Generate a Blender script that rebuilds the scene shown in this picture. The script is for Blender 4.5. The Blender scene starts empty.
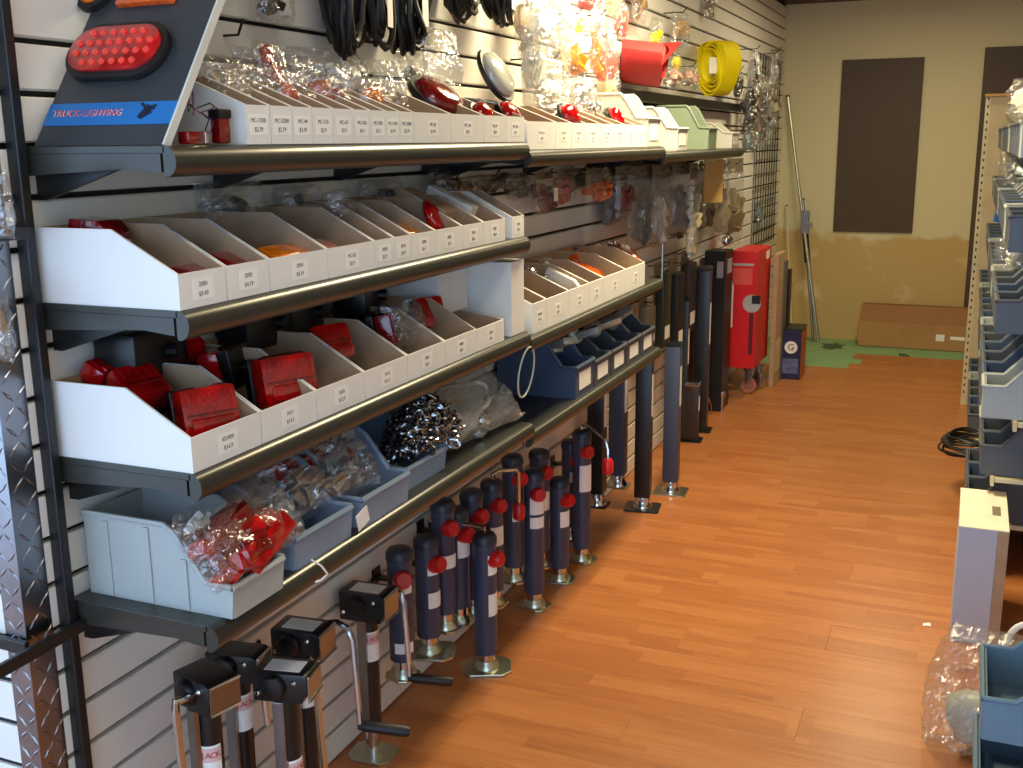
import bpy, bmesh, math, random
from mathutils import noise as mnoise
from mathutils import Matrix, Vector, Euler
scene = bpy.context.scene
C = scene.collection
R_ = math.radians
# ------------------------------------------------------------------ camera
F_PX = 1068.0
CAM = Vector((1.44, 0.0, 1.55))
YAW, PITCH, ROLL = R_(23.1), R_(12.75), R_(0.6)
fw = Vector((-math.sin(YAW)*math.cos(PITCH), math.cos(YAW)*math.cos(PITCH), -math.sin(PITCH)))
r0 = Vector((math.cos(YAW), math.sin(YAW), 0)); d0 = fw.cross(r0)
RT = r0*math.cos(ROLL) + d0*math.sin(ROLL)
DN = -r0*math.sin(ROLL) + d0*math.cos(ROLL)
cam_d = bpy.data.cameras.new('camera'); cam = bpy.data.objects.new('camera', cam_d); C.objects.link(cam)
cam_d.sensor_width = 36.0; cam_d.lens = 36.0*F_PX/1023.0; cam_d.clip_start = 0.05; cam_d.clip_end = 60
cam.matrix_world = Matrix(((RT.x, -DN.x, -fw.x, CAM.x), (RT.y, -DN.y, -fw.y, CAM.y), (RT.z, -DN.z, -fw.z, CAM.z), (0, 0, 0, 1)))
scene.camera = cam
# ------------------------------------------------------------------ light
w = bpy.data.worlds.new('daylight'); scene.world = w; w.use_nodes = True
bg = w.node_tree.nodes['Background']; bg.inputs[0].default_value = (0.50, 0.70, 1.0, 1); bg.inputs[1].default_value = 3.0
def area(name, loc, sx, sy, power, col, rot=(0, 0, 0)):
    l = bpy.data.lights.new(name, 'AREA'); l.shape = 'RECTANGLE'; l.size = sx; l.size_y = sy; l.energy = power; l.color = col
    o = bpy.data.objects.new(name, l); C.objects.link(o); o.location = loc; o.rotation_euler = rot; return o
WARM = (1.0, 0.84, 0.52)
area('tube_light_mid', (0.62, 3.75, 2.49), 0.24, 1.2, 78, WARM)
area('tube_light_near', (1.1, 1.0, 2.49), 0.24, 1.2, 8, (1.0, 0.95, 0.85))
area('tube_light_far', (1.1, 6.9, 2.49), 0.24, 1.2, 24, WARM)
vs = scene.view_settings
vs.view_transform = 'Standard'; vs.look = 'None'; vs.gamma = 1.0; vs.exposure = 0.08; vs.use_curve_mapping = False
# ------------------------------------------------------------------ photo pixel -> place helpers
def ray(px, py): return RT*((px-512)/F_PX) + DN*((py-384)/F_PX) + fw
def onx(px, py, x): d = ray(px, py); return CAM + d*((x-CAM.x)/d.x)
def ony(px, py, y): d = ray(px, py); return CAM + d*((y-CAM.y)/d.y)
def onz(px, py, z=0.0): d = ray(px, py); return CAM + d*((z-CAM.z)/d.z)
def proj(p):
    v = Vector(p)-CAM; k = v.dot(fw); return 512+F_PX*v.dot(RT)/k, 384+F_PX*v.dot(DN)/k
def zat(X, Y, py):
    lo, hi = -1.0, 3.0
    for _ in range(40):
        m = (lo+hi)/2
        if proj((X, Y, m))[1] > py: lo = m
        else: hi = m
    return m
# ------------------------------------------------------------------ materials
MATS = {}
def mat(name, col, rough=0.5, metal=0.0, var=0.08, vscale=8.0, bump=0.0, bscale=60.0, coat=0.0, spec=0.5, emit=0.0, trans=0.0):
    if name in MATS: return MATS[name]
    m = bpy.data.materials.new(name); m.use_nodes = True; nt = m.node_tree; b = nt.nodes['Principled BSDF']
    b.inputs['Roughness'].default_value = rough; b.inputs['Metallic'].default_value = metal
    b.inputs['Coat Weight'].default_value = coat; b.inputs['Coat Roughness'].default_value = 0.08
    b.inputs['Specular IOR Level'].default_value = spec; b.inputs['Transmission Weight'].default_value = trans
    tc = nt.nodes.new('ShaderNodeTexCoord'); n = nt.nodes.new('ShaderNodeTexNoise'); n.inputs['Scale'].default_value = vscale; n.inputs['Detail'].default_value = 4
    nt.links.new(tc.outputs['Object'], n.inputs['Vector'])
    r = nt.nodes.new('ShaderNodeMapRange'); r.inputs[1].default_value = 0.3; r.inputs[2].default_value = 0.7; r.inputs[3].default_value = 1-var; r.inputs[4].default_value = 1+var
    nt.links.new(n.outputs[0], r.inputs[0])
    v = nt.nodes.new('ShaderNodeVectorMath'); v.operation = 'SCALE'; v.inputs[0].default_value = col[:3]
    nt.links.new(r.outputs[0], v.inputs['Scale']); nt.links.new(v.outputs[0], b.inputs['Base Color'])
    if emit: b.inputs['Emission Color'].default_value = (*col, 1); b.inputs['Emission Strength'].default_value = emit
    if bump:
        n2 = nt.nodes.new('ShaderNodeTexNoise'); n2.inputs['Scale'].default_value = bscale; n2.inputs['Detail'].default_value = 5
        nt.links.new(tc.outputs['Object'], n2.inputs['Vector'])
        bp = nt.nodes.new('ShaderNodeBump'); bp.inputs['Strength'].default_value = bump; bp.inputs['Distance'].default_value = 0.01
        nt.links.new(n2.outputs[0], bp.inputs['Height']); nt.links.new(bp.outputs[0], b.inputs['Normal'])
    MATS[name] = m; return m
def S(r, g, b):
    f = lambda c: (c/255/12.92) if c/255 <= 0.04045 else ((c/255+0.055)/1.055)**2.4
    return (f(r), f(g), f(b))
def lens_mat(name, col, rib=140.0):
    if name in MATS: return MATS[name]
    m = mat(name, col, 0.10, 0, 0.45, 30, coat=1.0); nt = m.node_tree; b = nt.nodes['Principled BSDF']
    tc = nt.nodes.new('ShaderNodeTexCoord'); wv = nt.nodes.new('ShaderNodeTexVoronoi'); wv.inputs['Scale'].default_value = rib
    bp = nt.nodes.new('ShaderNodeBump'); bp.inputs['Strength'].default_value = 0.3; bp.inputs['Distance'].default_value = 0.002
    nt.links.new(tc.outputs['Object'], wv.inputs['Vector']); nt.links.new(wv.outputs['Distance'], bp.inputs['Height']); nt.links.new(bp.outputs[0], b.inputs['Normal'])
    return m
def plastic_film(name, tint=(0.96, 0.97, 0.98), gloss=0.22, haze=0.10, hazecol=(0.8, 0.82, 0.82), scale=45):
    if name in MATS: return MATS[name]
    m = bpy.data.materials.new(name); m.use_nodes = True; nt = m.node_tree; nt.nodes.remove(nt.nodes['Principled BSDF']); out = nt.nodes['Material Output']
    tr = nt.nodes.new('ShaderNodeBsdfTransparent'); tr.inputs[0].default_value = (*tint, 1)
    gl = nt.nodes.new('ShaderNodeBsdfGlossy'); gl.inputs['Roughness'].default_value = 0.12
    df = nt.nodes.new('ShaderNodeBsdfDiffuse'); df.inputs[0].default_value = (*hazecol, 1)
    tc = nt.nodes.new('ShaderNodeTexCoord'); n = nt.nodes.new('ShaderNodeTexNoise'); n.inputs['Scale'].default_value = scale; n.inputs['Detail'].default_value = 3
    bp = nt.nodes.new('ShaderNodeBump'); bp.inputs['Strength'].default_value = 0.9; bp.inputs['Distance'].default_value = 0.012
    nt.links.new(tc.outputs['Object'], n.inputs['Vector']); nt.links.new(n.outputs[0], bp.inputs['Height']); nt.links.new(bp.outputs[0], gl.inputs['Normal'])
    m1 = nt.nodes.new('ShaderNodeMixShader'); m1.inputs[0].default_value = gloss; m2 = nt.nodes.new('ShaderNodeMixShader'); m2.inputs[0].default_value = haze
    nt.links.new(tr.outputs[0], m1.inputs[1]); nt.links.new(gl.outputs[0], m1.inputs[2]); nt.links.new(m1.outputs[0], m2.inputs[1]); nt.links.new(df.outputs[0], m2.inputs[2]); nt.links.new(m2.outputs[0], out.inputs[0])
    MATS[name] = m; return m
WHITE_CARD = mat('white_card', S(232, 232, 228), 0.75, var=0.03)
KRAFT = mat('kraft', S(178, 150, 120), 0.85, var=0.10, vscale=20)
PAPER = mat('paper', S(245, 245, 240), 0.7, var=0.02)
INK = mat('ink', S(112, 112, 116), 0.7)
REDINK = mat('red_ink', S(185, 60, 55), 0.6)
BLACK_MET = mat('black_powder_coat', S(26, 27, 28), 0.32, 0.0, 0.15, bump=0.05, bscale=300)
SHELF_PAINT = mat('shelf_paint', S(58, 58, 52), 0.30, 0.25, 0.08)
BLACK_PL = mat('black_plastic', S(18, 18, 20), 0.35, var=0.15)
RUBBER = mat('black_rubber', S(20, 20, 21), 0.5, var=0.2)
CHROME = mat('chrome', S(205, 208, 210), 0.16, 1.0, 0.06)
ZINC = mat('zinc_plate', S(196, 200, 178), 0.30, 1.0, 0.12, 30)
STEEL = mat('steel', S(150, 152, 155), 0.30, 1.0, 0.12)
JACKBLUE = mat('blue_grey_paint', S(60, 66, 88), 0.38, 0.0, 0.08)
REDPL = mat('red_plastic', S(205, 28, 30), 0.3, var=0.08)
REDLENS = lens_mat('red_lens', S(176, 8, 14)); DREDLENS = lens_mat('dark_red_lens', S(118, 8, 14), 200)
AMBER = lens_mat('amber_lens', S(235, 125, 20)); ORANGE = lens_mat('orange_lens', S(225, 90, 20))
CLEARB = plastic_film('clear_film', gloss=0.20, haze=0.045); HAZEB = plastic_film('hazy_film', gloss=0.24, haze=0.14, hazecol=(0.75, 0.74, 0.68))
GREYBIN = mat('grey_bin', S(170, 177, 174), 0.42, var=0.04); BLUEBIN = mat('blue_grey_bin', S(70, 86, 112), 0.42, var=0.05)
WHITEBIN = mat('white_bin', S(212, 210, 198), 0.45, var=0.04); GREENBIN = mat('green_bin', S(136, 152, 128), 0.45, var=0.05)
DGREYBIN = mat('dark_grey_bin', S(78, 84, 92), 0.42, var=0.06)
CREAM = mat('cream_paint', S(214, 204, 165), 0.45, var=0.05)
# ------------------------------------------------------------------ mesh helpers
class MB:
    def __init__(s): s.v = []; s.f = []; s.m = []
    def add(s, vs_, fs, mi=0):
        o = len(s.v); s.v += [Vector(p) for p in vs_]; s.f += [tuple(i+o for i in q) for q in fs]
        s.m += (mi if isinstance(mi, list) else [mi]*len(fs)); return s
    def box(s, x0, x1, y0, y1, z0, z1, mi=0):
        return s.add([(x0,y0,z0),(x1,y0,z0),(x1,y1,z0),(x0,y1,z0),(x0,y0,z1),(x1,y0,z1),(x1,y1,z1),(x0,y1,z1)],
                     [(0,3,2,1),(4,5,6,7),(0,1,5,4),(1,2,6,5),(2,3,7,6),(3,0,4,7)], mi)
    def prism(s, poly, y0, y1, mi=0):          # poly in (x,z), counter-clockwise seen from -y
        n = len(poly); vs_ = [(x, y0, z) for x, z in poly]+[(x, y1, z) for x, z in poly]
        fs = [tuple(range(n)), tuple(range(2*n-1, n-1, -1))]+[(i, i+n, (i+1) % n+n, (i+1) % n) for i in range(n)]
        return s.add(vs_, fs, mi)
    def lathe(s, prof, n=16, mi=0, cx=0, cy=0):
        vs_ = []; fs = []
        for r, z in prof: vs_ += [(cx+r*math.cos(2*math.pi*k/n), cy+r*math.sin(2*math.pi*k/n), z) for k in range(n)]
        for i in range(len(prof)-1):
            for k in range(n): a = i*n+k; b = i*n+(k+1) % n; fs.append((a, b, b+n, a+n))
        fs.append(tuple(range(n-1, -1, -1))); L = (len(prof)-1)*n; fs.append(tuple(L+k for k in range(n)))
        return s.add(vs_, fs, mi)
    def tube(s, path, r, n=8, mi=0, closed=False):
        P = [Vector(p) for p in path]; m = len(P); vs_ = []; fs = []; up = None
        for i in range(m):
            if closed: t = P[(i+1) % m]-P[i-1]
            else: t = P[min(i+1, m-1)]-P[max(i-1, 0)]
            t.normalize()
            if up is None: up = Vector((0, 0, 1)) if abs(t.z) < 0.9 else Vector((1, 0, 0))
            a = t.cross(up)
            if a.length < 1e-6: a = t.orthogonal()
            a.normalize(); b = t.cross(a); up = -b if False else up
            up = a.cross(t)
            rr = r[i] if isinstance(r, (list, tuple)) else r
            vs_ += [tuple(P[i]+a*(rr*math.cos(2*math.pi*k/n))+b*(rr*math.sin(2*math.pi*k/n))) for k in range(n)]
        for i in range(m if closed else m-1):
            j = (i+1) % m
            for k in range(n): fs.append((i*n+k, i*n+(k+1) % n, j*n+(k+1) % n, j*n+k))
        if not closed: fs.append(tuple(range(n-1, -1, -1))); fs.append(tuple((m-1)*n+k for k in range(n)))
        return s.add(vs_, fs, mi)
    def xf(s, M): s.v = [M @ p for p in s.v]; return s
    def mesh(s, name, bev=0.0, smooth=False, seg=2):
        me = bpy.data.meshes.new(name); me.from_pydata([tuple(p) for p in s.v], [], s.f)
        for p, i in zip(me.polygons, s.m): p.material_index = i
        bm = bmesh.new(); bm.from_mesh(me); bmesh.ops.recalc_face_normals(bm, faces=bm.faces)
        if bev: bmesh.ops.bevel(bm, geom=[e for e in bm.edges if len(e.link_faces) == 2 and e.calc_face_angle(0) > 0.5], offset=bev, segments=seg, affect='EDGES', profile=0.6)
        bm.to_mesh(me); bm.free()
        if smooth:
            for p in me.polygons: p.use_smooth = True
            me.set_sharp_from_angle(angle=R_(40))
        return me
def TR(loc=(0, 0, 0), rot=(0, 0, 0), sc=(1, 1, 1)):
    return Matrix.LocRotScale(Vector(loc), Euler(rot), Vector(sc))
def part(name, mb, mats, parent, bev=0.0, smooth=False, M=None, label=None):
    me = mb if isinstance(mb, bpy.types.Mesh) else mb.mesh(name, bev, smooth)
    if not isinstance(mats, (list, tuple)): mats = [mats]
    if not me.materials:
        for q in mats: me.materials.append(q)
    o = bpy.data.objects.new(name, me); C.objects.link(o)
    if parent: o.parent = parent
    if M is not None: o.matrix_local = M
    if label: o['label'] = label
    return o
LABELS = {}
def tag(o, label, cat, group=None):
    o['label'] = label; o['category'] = cat
    if group: o['group'] = group
    LABELS.setdefault(label, []).append((o.name, group)); return o
LAST = []
def thing(name, label, cat, loc=(0, 0, 0), rot=(0, 0, 0), group=None):
    o = bpy.data.objects.new(name, None); C.objects.link(o); o.location = loc; o.rotation_euler = rot; o.empty_display_size = 0.05; LAST.append(o.name)
    return tag(o, label, cat, group)
def struct(name, mb, mats, bev=0, smooth=False, loc=(0, 0, 0)):
    o = part(name, mb, mats, None, bev, smooth); o.location = loc; o['kind'] = 'structure'; return o
TXT = {}
def text_mesh(s, size, mt):
    k = (s, size, mt.name)
    if k in TXT: return TXT[k]
    cu = bpy.data.curves.new('lettering', 'FONT'); cu.body = s; cu.size = size; cu.align_x = 'CENTER'; cu.align_y = 'CENTER'; cu.resolution_u = 2; cu.extrude = 0.0002
    o = bpy.data.objects.new('lettering', cu); C.objects.link(o); dg = bpy.context.evaluated_depsgraph_get()
    me = bpy.data.meshes.new_from_object(o.evaluated_get(dg)); bpy.data.objects.remove(o); me.materials.clear(); me.materials.append(mt)
    TXT[k] = me; return me
FACE_PX = Matrix(((0, 0, 1), (1, 0, 0), (0, 1, 0))).to_4x4()      # text facing +x
FACE_NY = Matrix(((1, 0, 0), (0, 0, -1), (0, 1, 0))).to_4x4()     # text facing -y
def lettering(s, size, mt, parent, M): return part('lettering', text_mesh(s, size, mt), mt, parent, M=M)
def ordn(i):
    n = i+1
    w1 = ['first','second','third','fourth','fifth','sixth','seventh','eighth','ninth','tenth','eleventh','twelfth','thirteenth','fourteenth','fifteenth','sixteenth','seventeenth','eighteenth','nineteenth','twentieth','twenty-first','twenty-second']
    return w1[i]
# ================================================================== the room
YB = 8.72            # back wall
ZC = 2.585           # ceiling
PITCHZ = 0.0818
WX = 0.04         # face of the slat wall       # slat spacing
# floor and laminate boards running across the aisle
woodm = bpy.data.materials.new('laminate'); woodm.use_nodes = True
def build_wood(m):
    nt = m.node_tree; b = nt.nodes['Principled BSDF']; b.inputs['Roughness'].default_value = 0.33
    N = nt.nodes.new; L = nt.links.new
    tc = N('ShaderNodeTexCoord'); oi = N('ShaderNodeObjectInfo')
    mul = N('ShaderNodeMath'); mul.operation = 'MULTIPLY'; mul.inputs[1].default_value = 37.0; L(oi.outputs['Random'], mul.inputs[0])
    add = N('ShaderNodeVectorMath'); add.operation = 'ADD'; L(tc.outputs['Object'], add.inputs[0])
    cmb = N('ShaderNodeCombineXYZ'); L(mul.outputs[0], cmb.inputs[0]); L(mul.outputs[0], cmb.inputs[2]); L(cmb.outputs[0], add.inputs[1])
    br = N('ShaderNodeTexBrick'); br.inputs['Color1'].default_value = (0, 0, 0, 1); br.inputs['Color2'].default_value = (1, 1, 1, 1); br.inputs['Mortar'].default_value = (0.35, 0.35, 0.35, 1)
    br.inputs['Scale'].default_value = 1.0; br.inputs['Mortar Size'].default_value = 0.0004; br.inputs['Brick Width'].default_value = 0.42; br.inputs['Row Height'].default_value = 0.0633; br.offset = 0.37
    L(add.outputs[0], br.inputs['Vector'])
    mp = N('ShaderNodeMapping'); mp.inputs['Scale'].default_value = (3.0, 45, 10); L(add.outputs[0], mp.inputs[0])
    n = N('ShaderNodeTexNoise'); n.inputs['Scale'].default_value = 1.6; n.inputs['Detail'].default_value = 6; n.inputs['Roughness'].default_value = 0.65; L(mp.outputs[0], n.inputs['Vector'])
    mx = N('ShaderNodeMath'); mx.operation = 'MULTIPLY_ADD'; mx.inputs[1].default_value = 0.27; L(br.outputs['Color'], mx.inputs[0])
    m2 = N('ShaderNodeMath'); m2.operation = 'MULTIPLY'; m2.inputs[1].default_value = 0.75; L(n.outputs[0], m2.inputs[0]); L(m2.outputs[0], mx.inputs[2])
    cr = N('ShaderNodeValToRGB'); e = cr.color_ramp.elements
    e[0].position = 0.15; e[0].color = (*S(146, 86, 44), 1); e[1].position = 0.85; e[1].color = (*S(194, 130, 78), 1)
    q = e.new(0.5); q.color = (*S(174, 108, 59), 1)
    L(mx.outputs[0], cr.inputs[0]); L(cr.outputs[0], b.inputs['Base Color'])
    bp = N('ShaderNodeBump'); bp.inputs['Strength'].default_value = 0.06; L(n.outputs[0], bp.inputs['Height']); L(bp.outputs[0], b.inputs['Normal'])
build_wood(woodm)
SUBFLOOR = mat('subfloor', S(150, 110, 70), 0.8)
floor = struct('floor', MB().box(-1.6, 3.5, -1.6, YB+0.1, -0.10, -0.009), SUBFLOOR)
random.seed(3)
W_ = 0.19; L_ = 1.28
pm = MB().box(-L_/2+.0002, L_/2-.0002, -W_/2+.0002, W_/2-.0002, -0.009, 0.0).mesh('plank', 0.0004)
row = 0; y = -0.8
while y < 7.45:
    off = (row*0.43) % L_
    x = -1.5+off-L_
    while x < 3.4:
        part('plank', pm, woodm, floor, M=TR((x+L_/2, y+W_/2, 0)))
        x += L_
    y += W_; row += 1
while y < 8.0:
    x = 0.74+(0.07 if row % 2 else 0)
    for k in range(2): part('plank', pm, woodm, floor, M=TR((x+L_*(k+0.5), y+W_/2, 0)))
    y += W_; row += 1
# green underlay showing beyond the boards
um = mat('green_underlay', S(132, 168, 118), 0.8, var=0.10, vscale=5)
ul = part('underlay_sheet', MB().box(-0.0, 3.4, 7.40, YB, -0.009, -0.004), um, floor, label='pale green underlay foam left bare by the back wall')
stain = mat('underlay_stain', S(70, 92, 62), 0.9, var=0.3, vscale=30)
random.seed(8)
for (px, py, r) in ((833, 346, .10), (905, 356, .07)):
    c = onz(px, py, -0.003); pts = []
    for k in range(14):
        a = k*2*math.pi/14; q = r*random.uniform(.45, 1.1); pts.append((c.x+q*math.cos(a), c.y+2*q*math.sin(a)))
    b = MB(); n = len(pts); b.add([(x_, y_, -0.0039) for x_, y_ in pts]+[(x_, y_, -0.0032) for x_, y_ in pts], [tuple(range(n-1, -1, -1)), tuple(range(n, 2*n))]+[(i, (i+1) % n, (i+1) % n+n, i+n) for i in range(n)])
    part('stain', b, stain, floor)
# back wall with an unpainted lower part
wb = bpy.data.materials.new('back_wall_paint'); wb.use_nodes = True
def build_wall(m):
    nt = m.node_tree; b = nt.nodes['Principled BSDF']; b.inputs['Roughness'].default_value = 0.8; N = nt.nodes.new; L = nt.links.new
    tc = N('ShaderNodeTexCoord'); sp = N('ShaderNodeSeparateXYZ'); L(tc.outputs['Object'], sp.inputs[0])
    n = N('ShaderNodeTexNoise'); n.inputs['Scale'].default_value = 2.2; n.inputs['Detail'].default_value = 4; L(tc.outputs['Object'], n.inputs['Vector'])
    a = N('ShaderNodeMath'); a.operation = 'MULTIPLY_ADD'; a.inputs[1].default_value = -0.5; L(n.outputs[0], a.inputs[0]); L(sp.outputs['Z'], a.inputs[2])
    st = N('ShaderNodeMapRange'); st.inputs[1].default_value = 0.53; st.inputs[2].default_value = 0.575; L(a.outputs[0], st.inputs[0])
    n2 = N('ShaderNodeTexNoise'); n2.inputs['Scale'].default_value = 3.3; n2.inputs['Detail'].default_value = 5; L(tc.outputs['Object'], n2.inputs['Vector'])
    s2 = N('ShaderNodeMapRange'); s2.inputs[1].default_value = 0.62; s2.inputs[2].default_value = 0.72; L(n2.outputs[0], s2.inputs[0])
    low = N('ShaderNodeMix'); low.data_type = 'RGBA'; low.inputs[6].default_value = (*S(196, 168, 112), 1); low.inputs[7].default_value = (*S(218, 198, 150), 1); L(s2.outputs[0], low.inputs[0])
    fin = N('ShaderNodeMix'); fin.data_type = 'RGBA'; fin.inputs[7].default_value = (*S(214, 206, 166), 1); L(low.outputs[2], fin.inputs[6]); L(st.outputs[0], fin.inputs[0]); L(fin.outputs[2], b.inputs['Base Color'])
build_wall(wb)
struct('wall_back', MB().box(-0.2, 3.5, YB, YB+0.1, -0.1, ZC), wb)
struct('wall_right', MB().box(3.4, 3.5, -1.6, YB, -0.1, ZC), mat('right_wall_paint', S(205, 195, 165), 0.8))
struct('ceiling', MB().box(-1.6, 3.5, -1.6, YB+0.1, ZC, ZC+0.08), mat('ceiling_board', S(150, 112, 70), 0.8, var=0.1))
struct('trim_1', MB().box(0.0, 3.4, YB-0.02, YB, ZC-0.035, ZC), mat('brown_trim', S(112, 76, 44), 0.6), 0.003)
# slat wall on the left: a dark backing and one board for each slat
SLATM = mat('slat_white', S(236, 234, 226), 0.42, var=0.02)
GROOVE = mat('slat_groove', S(22, 20, 18), 0.8)
wl = struct('wall_left', MB().box(WX-0.12, WX-0.016, 1.215, YB, 0, ZC), GROOVE)
Y0W = 1.257
yy0, yy1 = Y0W, YB-0.002
slm = MB().prism([(-0.018, 0.0), (-0.004, 0.0), (0, 0.003), (0, PITCHZ-0.013), (-0.003, PITCHZ-0.010), (-0.018, PITCHZ-0.010)], yy0, yy1).mesh('slat')
z = 0.488-6*PITCHZ+0.006
while z < ZC-0.02:
    zz = max(z, 0)
    if z+PITCHZ < ZC+0.02: part('slat', slm, SLATM, wl, M=TR((WX, 0, z)))
    z += PITCHZ
# the return of the slat wall beyond the corner, facing the shop front
wr = struct('wall_front', MB().box(-1.5, WX-0.121, 1.225, 1.335, 0, ZC), GROOVE)
slr = MB().prism([(-0.018, 0.0), (-0.004, 0.0), (0, 0.003), (0, PITCHZ-0.013), (-0.003, PITCHZ-0.010), (-0.018, PITCHZ-0.010)], 0, 1.4).xf(Matrix(((0, -1, 0), (-1, 0, 0), (0, 0, 1))).to_4x4()).mesh('slat')
z = 0.488-6*PITCHZ+0.006
while z+PITCHZ < ZC:
    if z >= -0.001: part('slat', slr, SLATM, wr, M=TR((WX-0.048, 1.207, z)))
    z += PITCHZ
# diamond-plate corner trim, an angle with raised treads
DP = mat('tread_plate', S(150, 152, 158), 0.26, 1.0, 0.15, 12)
tr = struct('trim_2', MB().prism([(0, 0), (0, 0.062), (0, 0.062)], 0, 1) if False else MB().box(WX-0.006, WX, 1.206, 1.256, 0, ZC).box(WX-0.047, WX, 1.200, 1.206, 0, ZC), DP)
tb = MB(); random.seed(2)
def tread(b, M):
    l, wd, t = .016, .0032, .0016
    b2 = MB().add([(-l, 0, 0), (0, -wd, 0), (l, 0, 0), (0, wd, 0), (-l*.5, 0, t), (0, -wd*.4, t), (l*.5, 0, t), (0, wd*.4, t)],
                  [(4, 5, 6, 7), (0, 1, 5, 4), (1, 2, 6, 5), (2, 3, 7, 6), (3, 0, 4, 7)]).xf(M)
    b.add(b2.v, b2.f)
k = 0; z = 0.02
while z < ZC-0.02:
    for i in range(2):
        sg = 1 if (k+i) % 2 else -1
        tread(tb, TR((WX, 1.219+i*0.025, z)) @ FACE_PX @ TR(rot=(0, 0, sg*R_(45))))
        for xx in (-0.012-i*0.023,): tread(tb, TR((WX+xx, 1.200, z)) @ FACE_NY @ TR(rot=(0, 0, sg*R_(45))))
    z += 0.030; k += 1
tp = part('tread', tb, DP, tr); tp['kind'] = 'stuff'
# shop fittings on the slat wall
def upright(y, label):
    o = part('slotted_upright', MB().box(WX, WX+0.025, y-0.009, y+0.009, 0.0, ZC-0.005), BLACK_MET, None, 0.003)
    return tag(o, label, 'upright')
upright(1.279, 'black upright standard at the diamond-plate corner, carrying the shelf ends')
def rail(pts, label):
    b = MB()
    for a, c in zip(pts[:-1], pts[1:]):
        a = Vector(a); c = Vector(c); d = (c-a); M = Matrix.Translation(a) @ d.to_track_quat('X', 'Z').to_matrix().to_4x4()
        q = MB().box(-0.004, d.length+0.004, -0.005, 0.005, -0.011, 0.011).xf(M); b.add(q.v, q.f)
    return tag(part('hang_rail', b, BLACK_MET, None, 0.002), label, 'rail')
rail([(-0.9, 1.192, 0.745), (0.045, 1.192, 0.735)], 'low black flat rail across the return wall, meeting the corner')
rail([(-0.9, 1.192, 1.418), (0.071, 1.192, 1.42), (0.071, 1.262, 1.42)], 'high black flat rail on the return wall beside the upper shelf end')
rail([(0.072, 0.62, 0.728), (0.072, 1.29, 0.738)], 'black flat rail reaching forward from the corner upright at the bottom shelf')
# shelves
def shelf(name_lbl, y0, y1, ztop, xf=0.35, nbr=3, lip=0.047):
    t = thing('wall_shelf', name_lbl, 'shelf', (0.0, (y0+y1)/2, ztop), group=None)
    hy = (y1-y0)/2; r = lip/2
    part('deck', MB().box(WX+0.003, xf-0.02, -hy, hy, -0.012, 0), SHELF_PAINT, t, 0.0015)
    pr = [(xf-0.024, -0.001), (xf-0.024, -lip+0.004), (xf-0.021, -lip)]
    for k in range(9):
        a = -math.pi/2+k*math.pi/8; pr.append((xf-r*0.9+r*0.9*math.cos(a), -r+r*math.sin(a)))
    part('lip', MB().prism(pr, -hy, hy), SHELF_PAINT, t, smooth=True)
    for sg in (-1, 1):
        yb = sg*(hy-0.004)
        part('end_flange', MB().prism([(WX+0.003, -0.012), (WX+0.003, -0.046), (xf-0.09, -0.034), (xf-0.03, -0.040), (xf-0.03, -0.012)], yb-0.003, yb+0.003), SHELF_PAINT, t)
    for i in range(nbr):
        yb = -hy+0.03+(2*hy-0.06)*i/(nbr-1)
        part('bracket', MB().prism([(WX+.001, -0.013), (WX+.001, -0.085), (WX+0.02, -0.085), (xf*0.72, -0.024), (xf*0.72, -0.013)], yb-0.004, yb+0.004), BLACK_MET, t)
    return t
Z1, Z2, Z3, Z4 = 1.551, 1.302, 1.040, 0.780
T2, T3, Z3B, Z4B = 1.530, 1.512, 1.022, 0.748
YA, YB1, YB2, YB3 = 1.296, 2.697, 4.09, 5.63
shelf('black bullnose shelf at eye level over the first bay, holding the light display board', YA, YB1, Z1, nbr=4)
shelf('eye-level shelf of the second bay, directly past the end of the display board shelf', YB1+.012, YB2, T2)
shelf('eye-level shelf of the third bay with grey plastic bins at its end', YB2+.012, YB3, T3)
shelf('black shelf with a single row of white bins, directly under the display board shelf', YA, YB1, Z2)
shelf('black shelf holding the big red tail lights in white bins', YA, YB1, Z3)
shelf('middle shelf of the second bay, below the hanging orange bags', YB1+.012, YB2, Z3B)
shelf('lowest shelf with grey plastic bins, above the black crank jacks', YA, YB1, Z4, xf=0.36)
shelf('lowest shelf of the second bay with blue-grey bins of couplers', YB1+.012, YB2, Z4B)
# dark panels on the back wall
PANELM = mat('brown_panel', S(74, 58, 42), 0.6, var=0.05)
a, b_, c = ony(843, 60, YB-0.02), ony(925, 61, YB-0.02), ony(912, 233, YB-0.02)
tag(part('wall_panel', MB().box(a.x, b_.x, YB-0.02, YB, c.z, a.z), PANELM, None, 0.003), 'dark brown upright board on the back wall, ending above the cardboard box', 'panel')
tag(part('wall_panel', MB().box(1.452, 2.05, YB-0.02, YB, 0.29, 2.18), PANELM, None, 0.003), 'taller dark brown board on the back wall behind the grey bin rack', 'panel')
# ceiling tube fittings
TUBEM = mat('lamp_tube', (1.0, 0.86, 0.62), 0.4, emit=3.0)
for i, (x, y) in enumerate(((0.62, 3.75), (1.1, 1.0), (1.1, 6.9))):
    t = thing('ceiling_light', ['warm tube light on the ceiling over the second shelf bay', 'tube light on the ceiling over the first shelf bay', 'tube light on the ceiling near the back wall'][i], 'ceiling light', (x, y, ZC))
    part('housing', MB().prism([(-0.14, 0), (-0.10, -0.055), (0.10, -0.055), (0.14, 0)], -0.63, 0.63), mat('lamp_housing', S(230, 228, 220), 0.5), t)
    for s in (-1, 1): part('tube', MB().tube([(s*0.05, -0.6, -0.066), (s*0.05, 0.6, -0.066)], 0.013, 10), TUBEM, t)
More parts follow.
